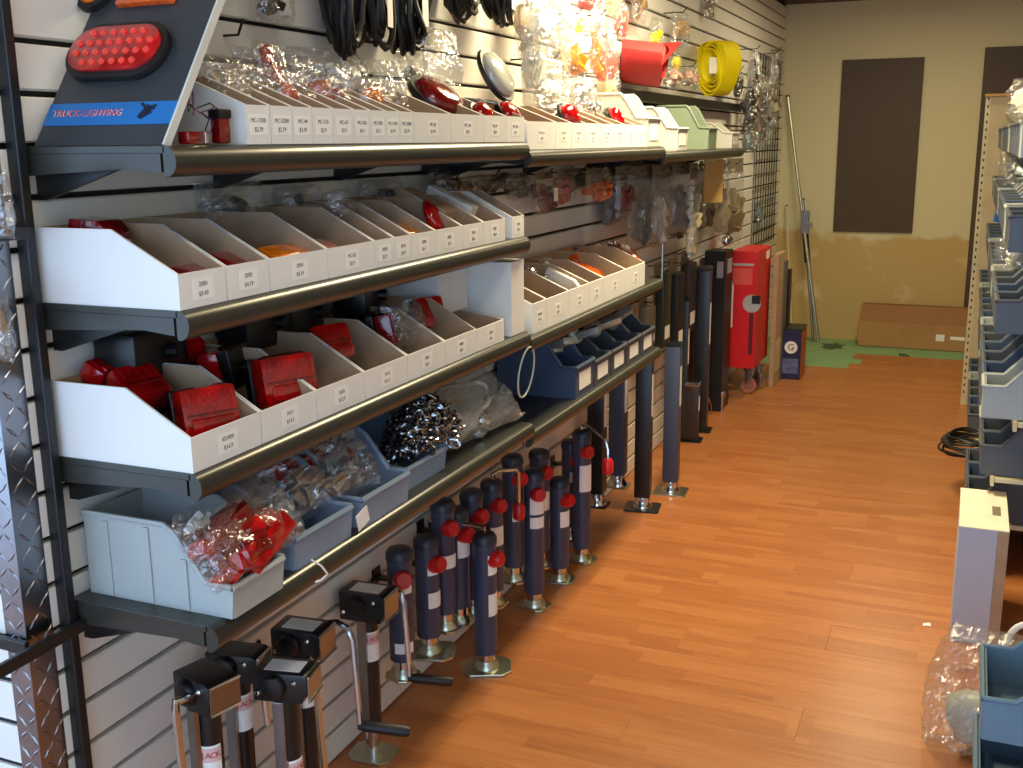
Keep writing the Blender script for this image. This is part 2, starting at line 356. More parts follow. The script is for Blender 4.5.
# ================================================================== builders of stock
def card_bin(y0, y1, z, label, txt=None, xb=0.05, xf=0.333, hf=0.056, hb=0.122, xs=0.208, group='white cardboard parts bins'):
    y0 += 0.0015; y1 -= 0.0015; w2 = (y1-y0)/2; cx = (xb+xf)/2; t_ = 0.004
    t = thing('parts_bin', label, 'bin', (cx, (y0+y1)/2, z), group=group)
    b, f, s_ = xb-cx, xf-cx, xs-cx
    poly = [(b, 0), (f, 0), (f, hf), (s_, hb), (b, hb)]
    for sg in (-1, 1):
        ya, yb = (-w2, -w2+t_) if sg < 0 else (w2-t_, w2)
        mb = MB().prism(poly, ya, yb, [0 if sg < 0 else 1, 1 if sg < 0 else 0]+[0]*5)
        part('side_panel', mb, [WHITE_CARD, KRAFT], t)
    part('front_panel', MB().box(f-t_, f, -w2+t_, w2-t_, 0, hf, [0, 0, 0, 0, 0, 1]), [WHITE_CARD, KRAFT], t)
    part('back_panel', MB().box(b, b+t_, -w2+t_, w2-t_, 0, hb, [0, 0, 0, 1, 0, 0]), [WHITE_CARD, KRAFT], t)
    part('base', MB().box(b+t_, f-t_, -w2+t_, w2-t_, 0, 0.003), KRAFT, t)
    if txt:
        lw = min(0.05, 2*w2-0.012)
        lb = part('price_label', MB().box(0, 0.0005, -lw/2, lw/2, -0.017, 0.017), PAPER, t, M=TR((f, 0, hf*0.5)))
        sz = min(0.0105, lw/4.6)
        lettering(txt[0], sz, INK, lb, TR((0.0007, 0, 0.007)) @ FACE_PX); lettering(txt[1], sz, INK, lb, TR((0.0007, 0, -0.008)) @ FACE_PX)
    return t
def rot_any(rx=0, ry=0, rz=0): return Euler((R_(rx), R_(ry), R_(rz)))
def box_light(loc, rot, sx, sy, sz, label, lens=REDLENS, cat='tail light', group=None, studs=True):
    """boxy trailer light: lens in front (+x), dark housing behind"""
    t = thing('tail_light', label, cat, loc, rot, group)
    part('lens', MB().box(-sx*0.1, sx*0.6, -sy/2, sy/2, 0, sz), lens, t, min(sx, sy, sz)*0.26, True)
    part('reflector', MB().box(sx*0.59, sx*0.63, -sy*0.36, sy*0.36, sz*0.14, sz*0.42), lens, t, 0.003, True)
    for k in range(5): part('lens_rib', MB().box(sx*0.595, sx*0.625, -sy*0.36+k*sy*0.18-0.001, -sy*0.36+k*sy*0.18+0.001, sz*0.56, sz*0.86), lens, t)
    part('housing', MB().box(-sx*0.4, -sx*0.1, -sy/2*0.96, sy/2*0.96, sz*0.02, sz*0.98), BLACK_PL, t, 0.003)
    l = part('lens_divider', MB().box(sx*0.6, sx*0.62, -sy*0.42, sy*0.42, sz*0.46, sz*0.5), DREDLENS if lens is REDLENS else lens, t, 0.0008)
    if studs:
        for s in (-1, 1): part('stud', MB().tube([(-sx*0.4, s*sy*0.25, sz*0.5), (-sx*0.75, s*sy*0.25, sz*0.5)], 0.003, 6), CHROME, t)
    return t
def oval_light(loc, rot, a, b, dome, label, lens=REDLENS, ring=BLACK_PL, cat='marker light', group=None):
    """oval light facing +z: grommet ring and domed lens"""
    t = thing('marker_light', label, cat, loc, rot, group); n = 24
    def ov(r, z): return [((a*r)*math.cos(2*math.pi*k/n), (b*r)*math.sin(2*math.pi*k/n), z) for k in range(n)]
    def shell(rs):
        vs_ = []; fs = []
        for r, z in rs: vs_ += ov(r, z)
        for i in range(len(rs)-1):
            for k in range(n): fs.append((i*n+k, i*n+(k+1) % n, (i+1)*n+(k+1) % n, (i+1)*n+k))
        fs.append(tuple(range(n-1, -1, -1))); L = (len(rs)-1)*n; fs.append(tuple(L+k for k in range(n)))
        return MB().add(vs_, fs)
    part('grommet', shell([(1.0, 0), (1.08, dome*0.15), (1.05, dome*0.4), (0.9, dome*0.4)]), ring, t, smooth=True)
    part('lens', shell([(0.9, dome*0.2), (0.9, dome*0.5), (0.78, dome*0.8), (0.5, dome*0.96), (0.15, dome)]), lens, t, smooth=True)
    return t
def pillow(w, h, th, seed, nx=18, ny=22, amp=0.3, pinch=0.0):
    """crumpled film bag standing in the y-z plane, base at z=0"""
    rnd = random.Random(seed); vs_ = []; fs = []
    def idx(s, i, j): return s*(nx+1)*(ny+1)+j*(nx+1)+i
    edge = [[rnd.uniform(-1, 1) for _ in range(nx+1)] for _ in range(ny+1)]
    for s in (1, -1):
        for j in range(ny+1):
            for i in range(nx+1):
                u, v = i/nx*2-1, j/ny*2-1
                prof = max(0, (1-u**4)*(1-v**4))**0.5
                wid = 1-pinch*max(0, v)**1.5
                e_ = (1-prof)*edge[j][i]
                q = Vector((u*w*9+seed*3.7+s*11, v*h*9, seed*1.3)); k1 = mnoise.noise(q); k2 = 1-2*abs(mnoise.noise(q*2.3)); k3 = 1-2*abs(mnoise.noise(q*5.1))
                x = s*th/2*prof*(0.72+amp*(0.9*k1+0.55*k2+0.35*k3)) if prof > 0.02 else mnoise.noise(Vector((u*w*20+seed, v*h*20, 3)))*th*0.22
                vs_.append((x, u*w/2*wid*(1+0.05*mnoise.noise(Vector((seed, v*5, 1))))+w*0.015*e_, (v+1)*h/2+h*0.02*mnoise.noise(Vector((u*4, seed, v*4)))))
    for s in (0, 1):
        for j in range(ny):
            for i in range(nx):
                q = (idx(s, i, j), idx(s, i+1, j), idx(s, i+1, j+1), idx(s, i, j+1)); fs.append(q if s == 0 else q[::-1])
    b = MB().add(vs_, fs); bm = None
    return b
def weld(mb, name, smooth=False):
    me = mb.mesh(name); bm = bmesh.new(); bm.from_mesh(me); bmesh.ops.remove_doubles(bm, verts=bm.verts, dist=0.0004); bm.to_mesh(me); bm.free()
    if smooth:
        for p in me.polygons: p.use_smooth = True
    return me
def lump(a, b, c, seed, n=1, amp=0.18):
    me = bpy.data.meshes.new('contents'); bm = bmesh.new(); bmesh.ops.create_icosphere(bm, subdivisions=2, radius=1.0); rnd = random.Random(seed)
    for v in bm.verts:
        k = 1+amp*rnd.uniform(-1, 1); v.co = Vector((v.co.x*a*k, v.co.y*b*k, v.co.z*c*k))
    bm.to_mesh(me); bm.free()
    for p in me.polygons: p.use_smooth = True
    return me
def clutter(a, b, c, seed):
    """a few small rounded pieces jumbled together within the half sizes"""
    rnd = random.Random(seed); q = MB(); big = max(b, c)
    n = 3 if big < .03 else 6 if big < .06 else 8
    for i in range(n):
        k = 1.35/n**0.36
        M_ = TR((a*.5*rnd.uniform(-1, 1), b*rnd.uniform(-.62, .62), c*rnd.uniform(-.62, .62)), (rnd.uniform(-.6, .6), rnd.uniform(-.5, .5), rnd.uniform(-.4, .4)))
        hx, hy, hz = a*rnd.uniform(.5, .9), b*k*rnd.uniform(.45, .9), c*k*rnd.uniform(.45, .9)
        s_ = MB().box(-hx, hx, -hy, hy, -hz, hz).xf(M_); q.add(s_.v, s_.f)
    return q.mesh('contents', min(a, b, c)*.22, True)
def bag(loc, rot, w, h, th, seed, label, contents=None, film=None, card=None, cat='plastic bag', group=None, name='plastic_bag', pinch=0.0, amp=0.3, hook=None):
    """clear poly bag; contents: list of (material, (y,z) centre, (a,b,c) half sizes); card: material of a folded header card"""
    film = film or CLEARB
    t = thing(name, label, cat, loc, rot, group)
    part('film', weld(pillow(w, h, th, seed, amp=amp*1.25, pinch=pinch), 'film', False), film, t)
    for i, (m, (cy, cz), (a, b, c)) in enumerate(contents or []):
        part('contents', clutter(a, b, c, seed*7+i), m, t, M=TR((0, cy, cz)))
    if card: part('header_card', MB().box(-0.002, 0.002, -w*0.48, w*0.48, h*0.93, h*1.12), card, t)
    if hook: part('hook', MB().tube([(0, 0, h*1.05), (0, 0, h*1.05)] if False else [(hook, 0, h*1.03), (0.012, 0, h*1.06), (0.03, 0, h*1.09)], 0.0025, 6), CHROME, t)
    return t
def hopper_bin(loc, w, d, h, hf, label, m, rotz=0, card=None, cat='bin', group=None, ribs=True):
    """moulded plastic bin open in front (+x): origin at the front bottom centre"""
    t = thing('plastic_bin', label, cat, loc, (0, 0, rotz), group); k = 0.005; w2 = w/2
    poly = [(-d, 0), (0, 0), (0.006, hf), (-d*0.16, hf+0.004), (-d*0.36, h*0.93), (-d*0.42, h), (-d, h)]
    for sg in (-1, 1):
        ya, yb = (-w2, -w2+k) if sg < 0 else (w2-k, w2)
        sd = part('side_panel', MB().prism(poly, ya, yb), m, t)
        rim = [(-d, h), (-d*0.42, h), (-d*0.36, h*0.93), (-d*0.16, hf+0.004), (0.004, hf+0.002)]
        yr = sg*(w2+0.001)
        part('rim', MB().tube([(x, yr, z) for x, z in rim], 0.0055, 6), m, t)
        if ribs:
            for q in (0.30, 0.55, 0.84):
                hh = h*0.93 if q > 0.4 else h*0.62
                part('rib', MB().box(-d*q-0.006, -d*q+0.006, sg*w2-0.003, sg*w2+0.003, 0.004, hh), m, t)
    part('front_panel', MB().box(-k, 0.003, -w2+k, w2-k, 0, hf), m, t)
    part('front_lip', MB().tube([(0.004, -w2, hf), (0.004, w2, hf)], 0.006, 6), m, t)
    part('back_panel', MB().box(-d, -d+k, -w2+k, w2-k, 0, h), m, t)
    part('base', MB().box(-d+k, -k, -w2+k, w2-k, 0, 0.004), m, t)
    if card:
        lb = part('label_card', MB().box(0.0035, 0.0045, -w2*0.62, w2*0.62, hf*0.22, hf*0.8), PAPER, t)
    return t
# trailer jacks
def plate_mb(sx, sy, t_, cut=0.2):
    cx, cy = sx/2, sy/2; q = min(sx, sy)*cut
    pts = [(-cx+q, -cy), (cx-q, -cy), (cx, -cy+q), (cx, cy-q), (cx-q, cy), (-cx+q, cy), (-cx, cy-q), (-cx, -cy+q)]; n = 8
    return MB().add([(x, y, 0) for x, y in pts]+[(x, y, t_) for x, y in pts], [tuple(range(n-1, -1, -1)), tuple(range(n, 2*n))]+[(i, (i+1) % n, (i+1) % n+n, i+n) for i in range(n)])
def sticker_arc(r, z0, z1, a0, a1, n=6):
    vs_ = []; fs = []
    for k in range(n+1):
        a = a0+(a1-a0)*k/n
        for rr in (r+0.0008, r+0.0016):
            vs_ += [(rr*math.cos(a), rr*math.sin(a), z0), (rr*math.cos(a), rr*math.sin(a), z1)]
    for k in range(n):
        o = 4*k; fs += [(o+2, o+6, o+7, o+3), (o+1, o+5, o+4, o), (o+1, o+3, o+7, o+5), (o, o+4, o+6, o+2)]
    fs += [(0, 2, 3, 1), (4*n, 4*n+1, 4*n+3, 4*n+2)]
    return MB().add(vs_, fs)
def tube_jack(foot, h, label, rz=0, hung=False, r=0.031, lean=(0, 0), crank=None, stick=((0.30, 0.36), (0.66, 0.80)), body=JACKBLUE, plate=(0.15, 0.11), capred=True, group=None):
    r = r*1.1
    t = thing('trailer_jack', label, 'trailer jack', foot, (R_(lean[0]), R_(lean[1]), R_(rz)), group)
    part('foot_plate', plate_mb(*plate, 0.008), ZINC, t, 0.002)
    part('foot_socket', MB().lathe([(0.038, 0.008), (0.034, 0.022), (0.026, 0.03), (0.024, 0.055)], 16), ZINC, t, smooth=True)
    part('inner_tube', MB().lathe([(r*0.78, 0.03), (r*0.78, h*0.18)], 16), CHROME, t, smooth=True)
    part('outer_tube', MB().lathe([(r, 0.055), (r, h-0.025), (r*1.0, h-0.02)], 20), body, t, smooth=True)
    part('top_cap', MB().lathe([(r*1.08, h-0.03), (r*1.08, h-0.01), (r*0.85, h), (r*0.3, h+0.004)], 18), mat('jack_top_navy', S(40, 44, 58), .4), t, smooth=True)
    if capred:
        cp = part('red_end_cap', MB().lathe([(0.021, -0.022), (0.025, -0.014), (0.025, 0.014), (0.019, 0.024)], 12), REDPL, t, smooth=True, M=TR((r*0.9, -r*0.55, h-0.075), (0, R_(75), R_(-30))), label='red plastic end cap')
    for i, (a, b) in enumerate(stick):
        part('sticker', sticker_arc(r, h*a, h*b, R_(-75), R_(15)), PAPER, t)
    if hung:
        part('wall_hanger', MB().box(-foot[0]+WX-.002, 0, -.012, .012, h*.74, h*.76).box(-foot[0]+WX-.002, -foot[0]+WX+.004, -.02, .02, h*.70, h*.82), BLACK_MET, t, M=TR(rot=(0, 0, -R_(rz))))
    if crank:
        dx, dy, dz, kd = crank
        part('crank_arm', MB().tube([(0, 0, h), (0, 0, h+0.018), (dx*0.25, dy*0.25, h+0.025), (dx*0.9, dy*0.9, h+0.025+dz*0.5), (dx, dy, h+0.02+dz), (dx, dy, h+0.01+dz-kd)], 0.0065, 8), CHROME, t, smooth=True)
        part('knob', MB().lathe([(0.012, -0.045), (0.020, -0.038), (0.021, 0.0), (0.014, 0.012)], 14), REDPL, t, smooth=True, M=TR((dx, dy, h+0.005+dz-kd)), label='red plastic crank knob')
    return t
def crank_jack(foot, h, label, rz=0, r=0.024, head=(0.10, 0.058, 0.062), arm=0.13, drop=0.13, grip_dir=(1, 0), text='JACK', side=1, group=None, lab_top=True, armside=1, stick_off=0.0, grip=True):
    """side-wind jack: gearbox head on a black tube, sheet metal channel, crank with long grip"""
    t = thing('crank_jack', label, 'trailer jack', foot, (0, 0, R_(rz)), group); hx, hy, hz = head
    part('foot_plate', plate_mb(0.12, 0.10, 0.007), ZINC, t, 0.0015)
    part('inner_tube', MB().lathe([(r*0.8, 0.006), (r*0.8, 0.14)], 16), CHROME, t, smooth=True)
    part('outer_tube', MB().lathe([(r, 0.09), (r, h-hz)], 18), BLACK_MET, t, smooth=True)
    part('gear_housing', MB().prism([(-hx*0.45, h-hz), (hx*0.40, h-hz), (hx*0.5, h-hz*0.6), (hx*0.5, h-0.006), (hx*0.42, h), (-hx*0.45, h)], -hy/2, hy/2), BLACK_MET, t, 0.004, True)
    part('gear_cover', MB().lathe([(0.027, 0), (0.027, 0.006), (0.022, 0.012), (0.008, 0.014)], 16), BLACK_PL, t, smooth=True, M=TR((-hx*0.08, -hy/2, h-hz*0.45), (R_(90), 0, 0)))
    for q, zz in ((0.28, 0.25), (-0.36, 0.7)): part('bolt', MB().lathe([(0.006, 0), (0.006, 0.004), (0.003, 0.006)], 6), CHROME, t, M=TR((hx*q, -hy/2, h-hz*zz), (R_(90), 0, 0)))
    ch = part('steel_channel', MB().box(hx*0.5, hx*0.5+0.003, -hy*0.48, hy*0.48, h-hz*0.95, h-hz*0.05), STEEL, t, 0.001)
    for zz in (0.08, 0.9): part('channel_edge', MB().tube([(hx*0.5+0.003, -hy*0.48, h-hz*zz), (hx*0.5+0.003, hy*0.48, h-hz*zz)], 0.003, 6), CHROME, ch)
    if lab_top: part('top_label', MB().box(-hx*0.28, hx*0.34, -hy*0.32, hy*0.32, h, h+0.0008), PAPER, t)
    a0, a1 = R_(-100), R_(10); h0 = h; h = h-stick_off
    st = part('sticker', sticker_arc(r, h-hz-0.115, h-hz-0.035, a0, a1, 8), PAPER, t)
    st2 = part('red_print', sticker_arc(r+0.0008, h-hz-0.068, h-hz-0.040, a0*0.95, a1*0.6, 8), mat('pink_print', S(226, 190, 186), 0.7), st)
    for i, chx in enumerate(text):
        a = a0*0.80+(a1*0.4-a0*0.80)*(i+0.5)/len(text)
        M = TR((0, 0, h-hz-0.054)) @ TR(rot=(0, 0, a)) @ TR((r+0.0027, 0, 0)) @ FACE_PX
        lettering(chx, 0.017, REDINK, st, M)
    h = h0; s = armside
    p = [(hx*0.1, s*hy*0.5, h-hz*0.4), (hx*0.1, s*(hy*0.5+0.03), h-hz*0.4), (hx*0.1+arm*0.5, s*(hy*0.5+0.04), h-hz*0.35), (hx*0.1+arm*0.85, s*(hy*0.5+0.04), h-hz*0.5), (hx*0.1+arm, s*(hy*0.5+0.04), h-hz*0.9), (hx*0.1+arm+0.01, s*(hy*0.5+0.04), h-hz-drop)]
    part('crank_arm', MB().tube(p, 0.0075, 8), CHROME, t, smooth=True)
    part('side_channel', MB().box(r*0.2, r*0.2+0.003, -r-0.012, -r-0.001, h*0.25, h-hz).box(-r*0.6, r*0.2, -r-0.012, -r-0.009, h*0.25, h-hz), STEEL, t, 0.001)
    if not grip: return t
    e = Vector(p[-1]); g = Vector((grip_dir[0], grip_dir[1], -0.12)).normalized()
    part('hand_grip', MB().tube([e-g*0.005, e+g*0.015, e+g*0.10, e+g*0.112], [0.009, 0.0125, 0.0135, 0.010], 12), RUBBER, t, smooth=True, label='black rubber hand grip')
    return t
def square_jack(foot, h, label, rz=0, hung=False, s=0.028, body=BLACK_MET, foot_m=BLACK_MET, group=None, lean=(0, 0), plate=(0.15, 0.15)):
    t = thing('square_tube_jack', label, 'trailer jack', foot, (R_(lean[0]), R_(lean[1]), R_(rz)), group)
    part('foot_plate', plate_mb(*plate, 0.008, 0.08), foot_m, t, 0.0015)
    part('collar', MB().lathe([(s*1.25, 0.008), (s*1.2, 0.02), (s*0.95, 0.03), (s*0.95, 0.04)], 16), CHROME, t, smooth=True)
    part('inner_tube', MB().box(-s*0.8, s*0.8, -s*0.8, s*0.8, 0.01, 0.12), CHROME, t, 0.003)
    part('outer_tube', MB().box(-s, s, -s, s, 0.055, h), body, t, 0.005, True)
    part('top_cap', MB().box(-s*1.06, s*1.06, -s*1.06, s*1.06, h, h+0.012), BLACK_PL, t, 0.003)
    if hung: part('wall_hanger', MB().box(-foot[0]+WX-.002, 0, -.012, .012, h*.74, h*.76), BLACK_MET, t, M=TR(rot=(0, 0, -R_(rz))))
    part('sticker', MB().box(s, s+0.0008, -s*0.6, s*0.6, h*0.6, h*0.86), PAPER, t)
    for zz in (0.04, ): 
        for sg in (-1, 1): part('pin', MB().lathe([(0.008, 0), (0.008, 0.014), (0.004, 0.018)], 8), CHROME, t, M=TR((0, sg*s*0.8, 0.045), (R_(-90*sg), 0, 0)))
    return t
def cable_coil(loc, rot, rw, rh, n, label, m=RUBBER, r=0.006, seed=1, tag_=True, cat='cable', group=None, spread=0.03):
    """bundle of hanging oval loops in the y-z plane, hung from its top"""
    t = thing('cable_coil', label, cat, loc, rot, group); rnd = random.Random(seed)
    for i in range(n):
        a, c = rw*rnd.uniform(0.8, 1.05), rh*rnd.uniform(0.85, 1.05); ox, oy = rnd.uniform(-spread, spread), rnd.uniform(-0.3, 0.3)*rw
        pts = [(ox+rnd.uniform(-1, 1)*0.004+0.02*math.sin(k*math.pi/10+i), oy+a*math.sin(2*math.pi*k/20), -c+c*math.cos(2*math.pi*k/20)) for k in range(20)]
        part('loop', MB().tube(pts, r, 6, closed=True), m, t, smooth=True)
    if tag_: part('paper_tag', MB().box(spread+0.02, spread+0.021, -rw*0.4, rw*0.4, -rh*1.72, -rh*1.15), PAPER, t, label='white paper tag')
    return t
# ================================================================== eye-level shelf
# display board leaning back, facing the shop front
def plane_hit(px, py, p0, n):
    d = ray(px, py); return CAM+d*((Vector(p0)-CAM).dot(n)/d.dot(n))
LEAN = math.atan2(0.150, 0.218)
db = thing('display_board', 'black light display board with red oval lamp and blue stripe, leaning on the top shelf', 'display board', (0.062, 1.306, Z1+0.001), (-LEAN, 0, 0))
BW, BH = 0.256, 0.60
BOARDM = mat('board_charcoal', S(50, 56, 62), 0.38, var=0.12)
part('board', MB().box(0, BW, 0, 0.012, 0, BH), BOARDM, db, 0.001)
part('edge_strip', MB().box(BW, BW+0.004, -0.001, 0.013, 0, BH), mat('edge_white', S(206, 208, 200), 0.6), db)
Minv = (Matrix.Translation((0.062, 1.306, Z1+0.001)) @ Euler((-LEAN, 0, 0)).to_matrix().to_4x4()).inverted()
nrm = Euler((-LEAN, 0, 0)).to_matrix() @ Vector((0, -1, 0))
def brd(px, py): q = Minv @ plane_hit(px, py, (0.062, 1.306, Z1+0.001), nrm); return q.x, q.z
(_, s0), (_, s1) = brd(110, 125), brd(110, 103)
st = part('blue_stripe', MB().box(0.0, BW, -0.0012, 0.0, s0, s1), mat('blue_print', S(28, 110, 178), 0.4), db)
tx, tz = brd(88, 114)
part('lettering', text_mesh('TRUCK-LIGHTING', 0.0175, mat('pale_print', S(222, 190, 200), 0.5)), INK, st, M=TR((tx, -0.0014, tz)) @ FACE_NY)
part('lettering', text_mesh('TRUCK-LIGHTING', 0.0165, REDINK), INK, st, M=TR((tx, -0.0019, tz)) @ FACE_NY)
ex, ez = brd(147, 111)
em = MB()
for k, (dx, dz, a, l) in enumerate(((-.004, .006, 40, .012), (.004, 0, -40, .016), (-.006, -.004, -60, .010), (.007, .006, 20, .009), (.003, -.008, -35, .011))):
    q = MB().box(-l, l, -0.0026, -0.0012, -.0022, .0022).xf(TR((ex+dx, 0, ez+dz), (0, R_(a), 0))); em.add(q.v, q.f)
part('emblem', em, mat('emblem_dark', S(24, 34, 60), 0.4), st)
def stadium(b, cx, cz, hw, hh, y0, y1, n=12):
    pts = []
    for k in range(n+1): a = -math.pi/2+math.pi*k/n; pts.append((cx+hw-hh+hh*math.cos(a), cz+hh*math.sin(a)))
    for k in range(n+1): a = math.pi/2+math.pi*k/n; pts.append((cx-hw+hh+hh*math.cos(a), cz+hh*math.sin(a)))
    return b.prism(pts, y0, y1)
x0, zc = brd(78, 57); x1, _ = brd(167, 50); lx = (x0+x1)/2; lw = (x1-x0)/2; lh = (brd(122, 33)[1]-brd(122, 76)[1])/2
part('grommet', stadium(MB(), lx, zc, lw+0.010, lh+0.010, -0.014, 0), RUBBER, db, 0.003, True)
le = part('red_lens', stadium(MB(), lx, zc, lw, lh, -0.020, -0.013), REDLENS, db, 0.003, True, label='red oval lamp full of round diodes')
DIODE = mat('red_diode', S(255, 70, 60), 0.12, coat=1.0)
for rr_ in range(4):
    nn = 8 if rr_ in (1, 2) else 6
    for k in range(nn):
        part('diode', MB().lathe([(0.0062, 0), (0.005, 0.003), (0.002, 0.0042)], 8), DIODE, le, smooth=True, M=TR((lx+(k-(nn-1)/2)*lw*0.225, -0.020, zc+(rr_-1.5)*lh*0.44), (R_(90), 0, 0)))
ax, az = brd(98, -4)
part('amber_grommet', MB().lathe([(0.036, 0), (0.036, 0.012), (0.028, 0.014)], 24), RUBBER, db, smooth=True, M=TR((ax, 0, az), (R_(90), 0, 0)))
part('amber_lens', MB().lathe([(0.027, 0.01), (0.026, 0.018), (0.016, 0.023), (0.004, 0.024)], 24), AMBER, db, smooth=True, M=TR((ax, 0, az), (R_(90), 0, 0)))
bx0, bz0 = brd(119, 9); bx1, _ = brd(176, 4)
part('amber_bar', MB().box(bx0, bx1, -0.012, 0, bz0, bz0+0.045), ORANGE, db, 0.004, True)
# two small marker lights with loose wires in front of the first bin
for i, (px, py, rz, lb) in enumerate(((190, 131, 8, 'small chrome-ended red marker light lying on its side by the display board'), (222, 124, -6, 'small red marker light standing on end in front of the first white bin'))):
    c = onx(px, py, 0.305)
    t = thing('wired_marker_light', lb, 'marker light', (0.312, c.y-0.012*i, Z1), (0, 0, R_(rz)))
    if i == 0:
        part('lens', MB().box(-0.010, 0.010, -0.030, 0.022, 0.001, 0.021), DREDLENS, t, 0.004, True); part('base', MB().box(-0.011, 0.011, 0.018, 0.032, 0, 0.022), CHROME, t, 0.003)
        w_ = [(0, 0.03, 0.015), (0, 0.05, 0.04), (-0.01, 0.02, 0.06), (0.0, -0.01, 0.05), (-0.01, 0.01, 0.09)]
    else:
        part('lens', MB().box(-0.010, 0.010, -0.013, 0.013, 0.002, 0.045), DREDLENS, t, 0.004, True); part('base', MB().box(-0.012, 0.012, -0.015, 0.015, 0.041, 0.056), BLACK_PL, t, 0.003)
        w_ = [(0, 0.0, 0.054), (0, -0.02, 0.065), (-0.005, -0.05, 0.055), (0, -0.075, 0.07), (-0.01, -0.07, 0.11)]
    part('wire', MB().tube(w_, 0.0013, 6), BLACK_PL, t, smooth=True); part('wire', MB().tube([(a+0.004, b+0.008, c_*0.9) for a, b, c_ in w_], 0.0013, 6), mat('violet_wire', S(90, 40, 90), 0.5), t, smooth=True)
# white bins
TOPB = [1.489, 1.558, 1.623, 1.686, 1.756, 1.828, 1.89, 1.952, 2.01, 2.072, 2.25, 2.432, 2.57, 2.694]
TX = [('MC-12RB', '$2.79'), ('MC-32RB', '$2.79'), ('MC-44', '$3.49'), ('MC-11A', '$2.9'), ('MC-67', '$3.9'), ('MC-42A', '$4.1'), ('MC-45R', '$2.5')]
for i in range(len(TOPB)-1):
    card_bin(TOPB[i], TOPB[i+1], Z1, 'narrow white bin, %s in the row from the display board on the eye-level shelf' % ordn(i) if i < 9 else 'wide white bin, %s in the row from the display board on the eye-level shelf' % ordn(i), TX[i % 7], xf=0.336, hf=0.064, hb=0.115)
random.seed(21)
# bagged lights heaped in these bins
heap = [(225, 78, 0.20, .11, .10, [(mat('tan_wire', S(190, 170, 140), .6), (0, .05), (.02, .035, .02))], 'clear bag of pale wire, lying in the first narrow bin by the display board'),
        (262, 88, 0.22, .12, .10, [(AMBER, (.0, .03), (.012, .03, .012))], 'clear bag with one amber strip, over the second narrow bin'),
        (282, 72, 0.17, .10, .14, [(REDLENS, (0, .11), (.012, .014, .016)), (ORANGE, (0, .05), (.014, .02, .04))], 'tall clear bag with a red tip and orange body, above the narrow bins'),
        (305, 78, 0.16, .12, .11, [(mat('white_part', S(220, 222, 225), .4), (0, .05), (.015, .035, .02))], 'clear bag with a white part and blue card, behind the orange bag'),
        (326, 92, 0.24, .11, .09, [(ORANGE, (0, .04), (.016, .025, .025)), (REDLENS, (.03, .04), (.012, .015, .02))], 'clear bag of orange and red lenses over the fifth narrow bin'),
        (347, 82, 0.18, .11, .10, [(mat('pale_blue_dome', S(190, 200, 222), .2), (0, .055), (.02, .03, .025))], 'clear bag with a pale blue dome, among the orange bags'),
        (374, 94, 0.25, .12, .08, [(AMBER, (0, .04), (.016, .032, .022)), (REDLENS, (.04, .04), (.01, .018, .015))], 'clear bag with a glowing amber lens at the last narrow bins'),
        (395, 80, 0.16, .11, .11, [], 'empty-looking clear bag standing behind the last narrow bin')]
for i, (px, py, x, w_, h_, ct, lb) in enumerate(heap):
    p = onx(px, py, x); ct = [(m, q, tuple(v*1.15 for v in s_)) for m, q, s_ in ct]
    bag((x, p.y, max(p.z-h_*0.55, Z1+0.05)), (0, R_(-14), R_(random.uniform(-20, 20))), w_, h_, 0.05, 40+i, lb, ct, group=None)
more = [(240, 92, .25, 'crumpled clear bag slumped over the first two narrow bins', mat('tan_wire', S(190, 170, 140), .6)), (268, 70, .12, 'crumpled clear bag against the slats behind the second narrow bin', PAPER), (300, 95, .26, 'small clear bag with an orange strip in the fourth narrow bin', ORANGE), (318, 68, .12, 'crumpled clear bag against the slats behind the orange bags', mat('pale_blue_dome', S(190, 200, 222), .2)), (338, 98, .26, 'small clear bag with a red strip in the sixth narrow bin', REDLENS), (360, 70, .12, 'crumpled clear bag against the slats under the black cables', PAPER), (390, 98, .26, 'small clear bag of pale parts in the last narrow bin', mat('tan_wire', S(190, 170, 140), .6)), (420, 70, .11, 'crumpled clear bag against the slats beside the dark red dome', CHROME)]
for i, (px, py, x, lb, m) in enumerate(more):
    p = onx(px, py, x); bag((x, p.y, max(p.z-.05, Z1+.045)), (0, R_(-20), R_(15*((i % 3)-1))), .13, .10, .05, 340+i, lb, [(m, (0, .04), (.014, .035, .022))], amp=.4)
p = onx(434, 78, 0.20)
oval_light((0.20, p.y, Z1+0.095), rot_any(0, 40, 0), 0.075, 0.085, 0.05, 'big dark red dome lens lying in the wide bin below the black cables', DREDLENS)
p = onx(446, 60, 0.17); bag((0.17, p.y, p.z-0.06), (0, R_(-10), 0), .18, .14, .06, 61, 'clear bag over the dark red dome lens', [], film=CLEARB)
p = onx(500, 66, 0.22)
t = oval_light((0.20, p.y, p.z-0.03), rot_any(0, 62, 0), 0.075, 0.075, 0.04, 'large clear round lamp in a black ring, on the wide bins', mat('clear_lens', S(190, 195, 185), .12, coat=1), ring=RUBBER)
p = onx(497, 82, .24); tag(part('blue_card', MB().box(-.04, .04, -.10, .10, 0, .003), mat('navy_card', S(40, 52, 84), .6), None, M=TR((.22, p.y, Z1+.105), (0, R_(12), R_(4)))), 'dark blue card lying under the large clear round lamp', 'card')
for i, (px, py, lb) in enumerate(((478, 97, 'small red dome lens, nearer the dark red dome in the wide bin'), (506, 103, 'larger red dome lens in the last wide bin of the first bay'))):
    p = onx(px, py, .27); oval_light((.265, p.y, Z1+.058), rot_any(0, 55, 10*i), .035+.012*i, .04+.012*i, .045, lb, REDLENS)
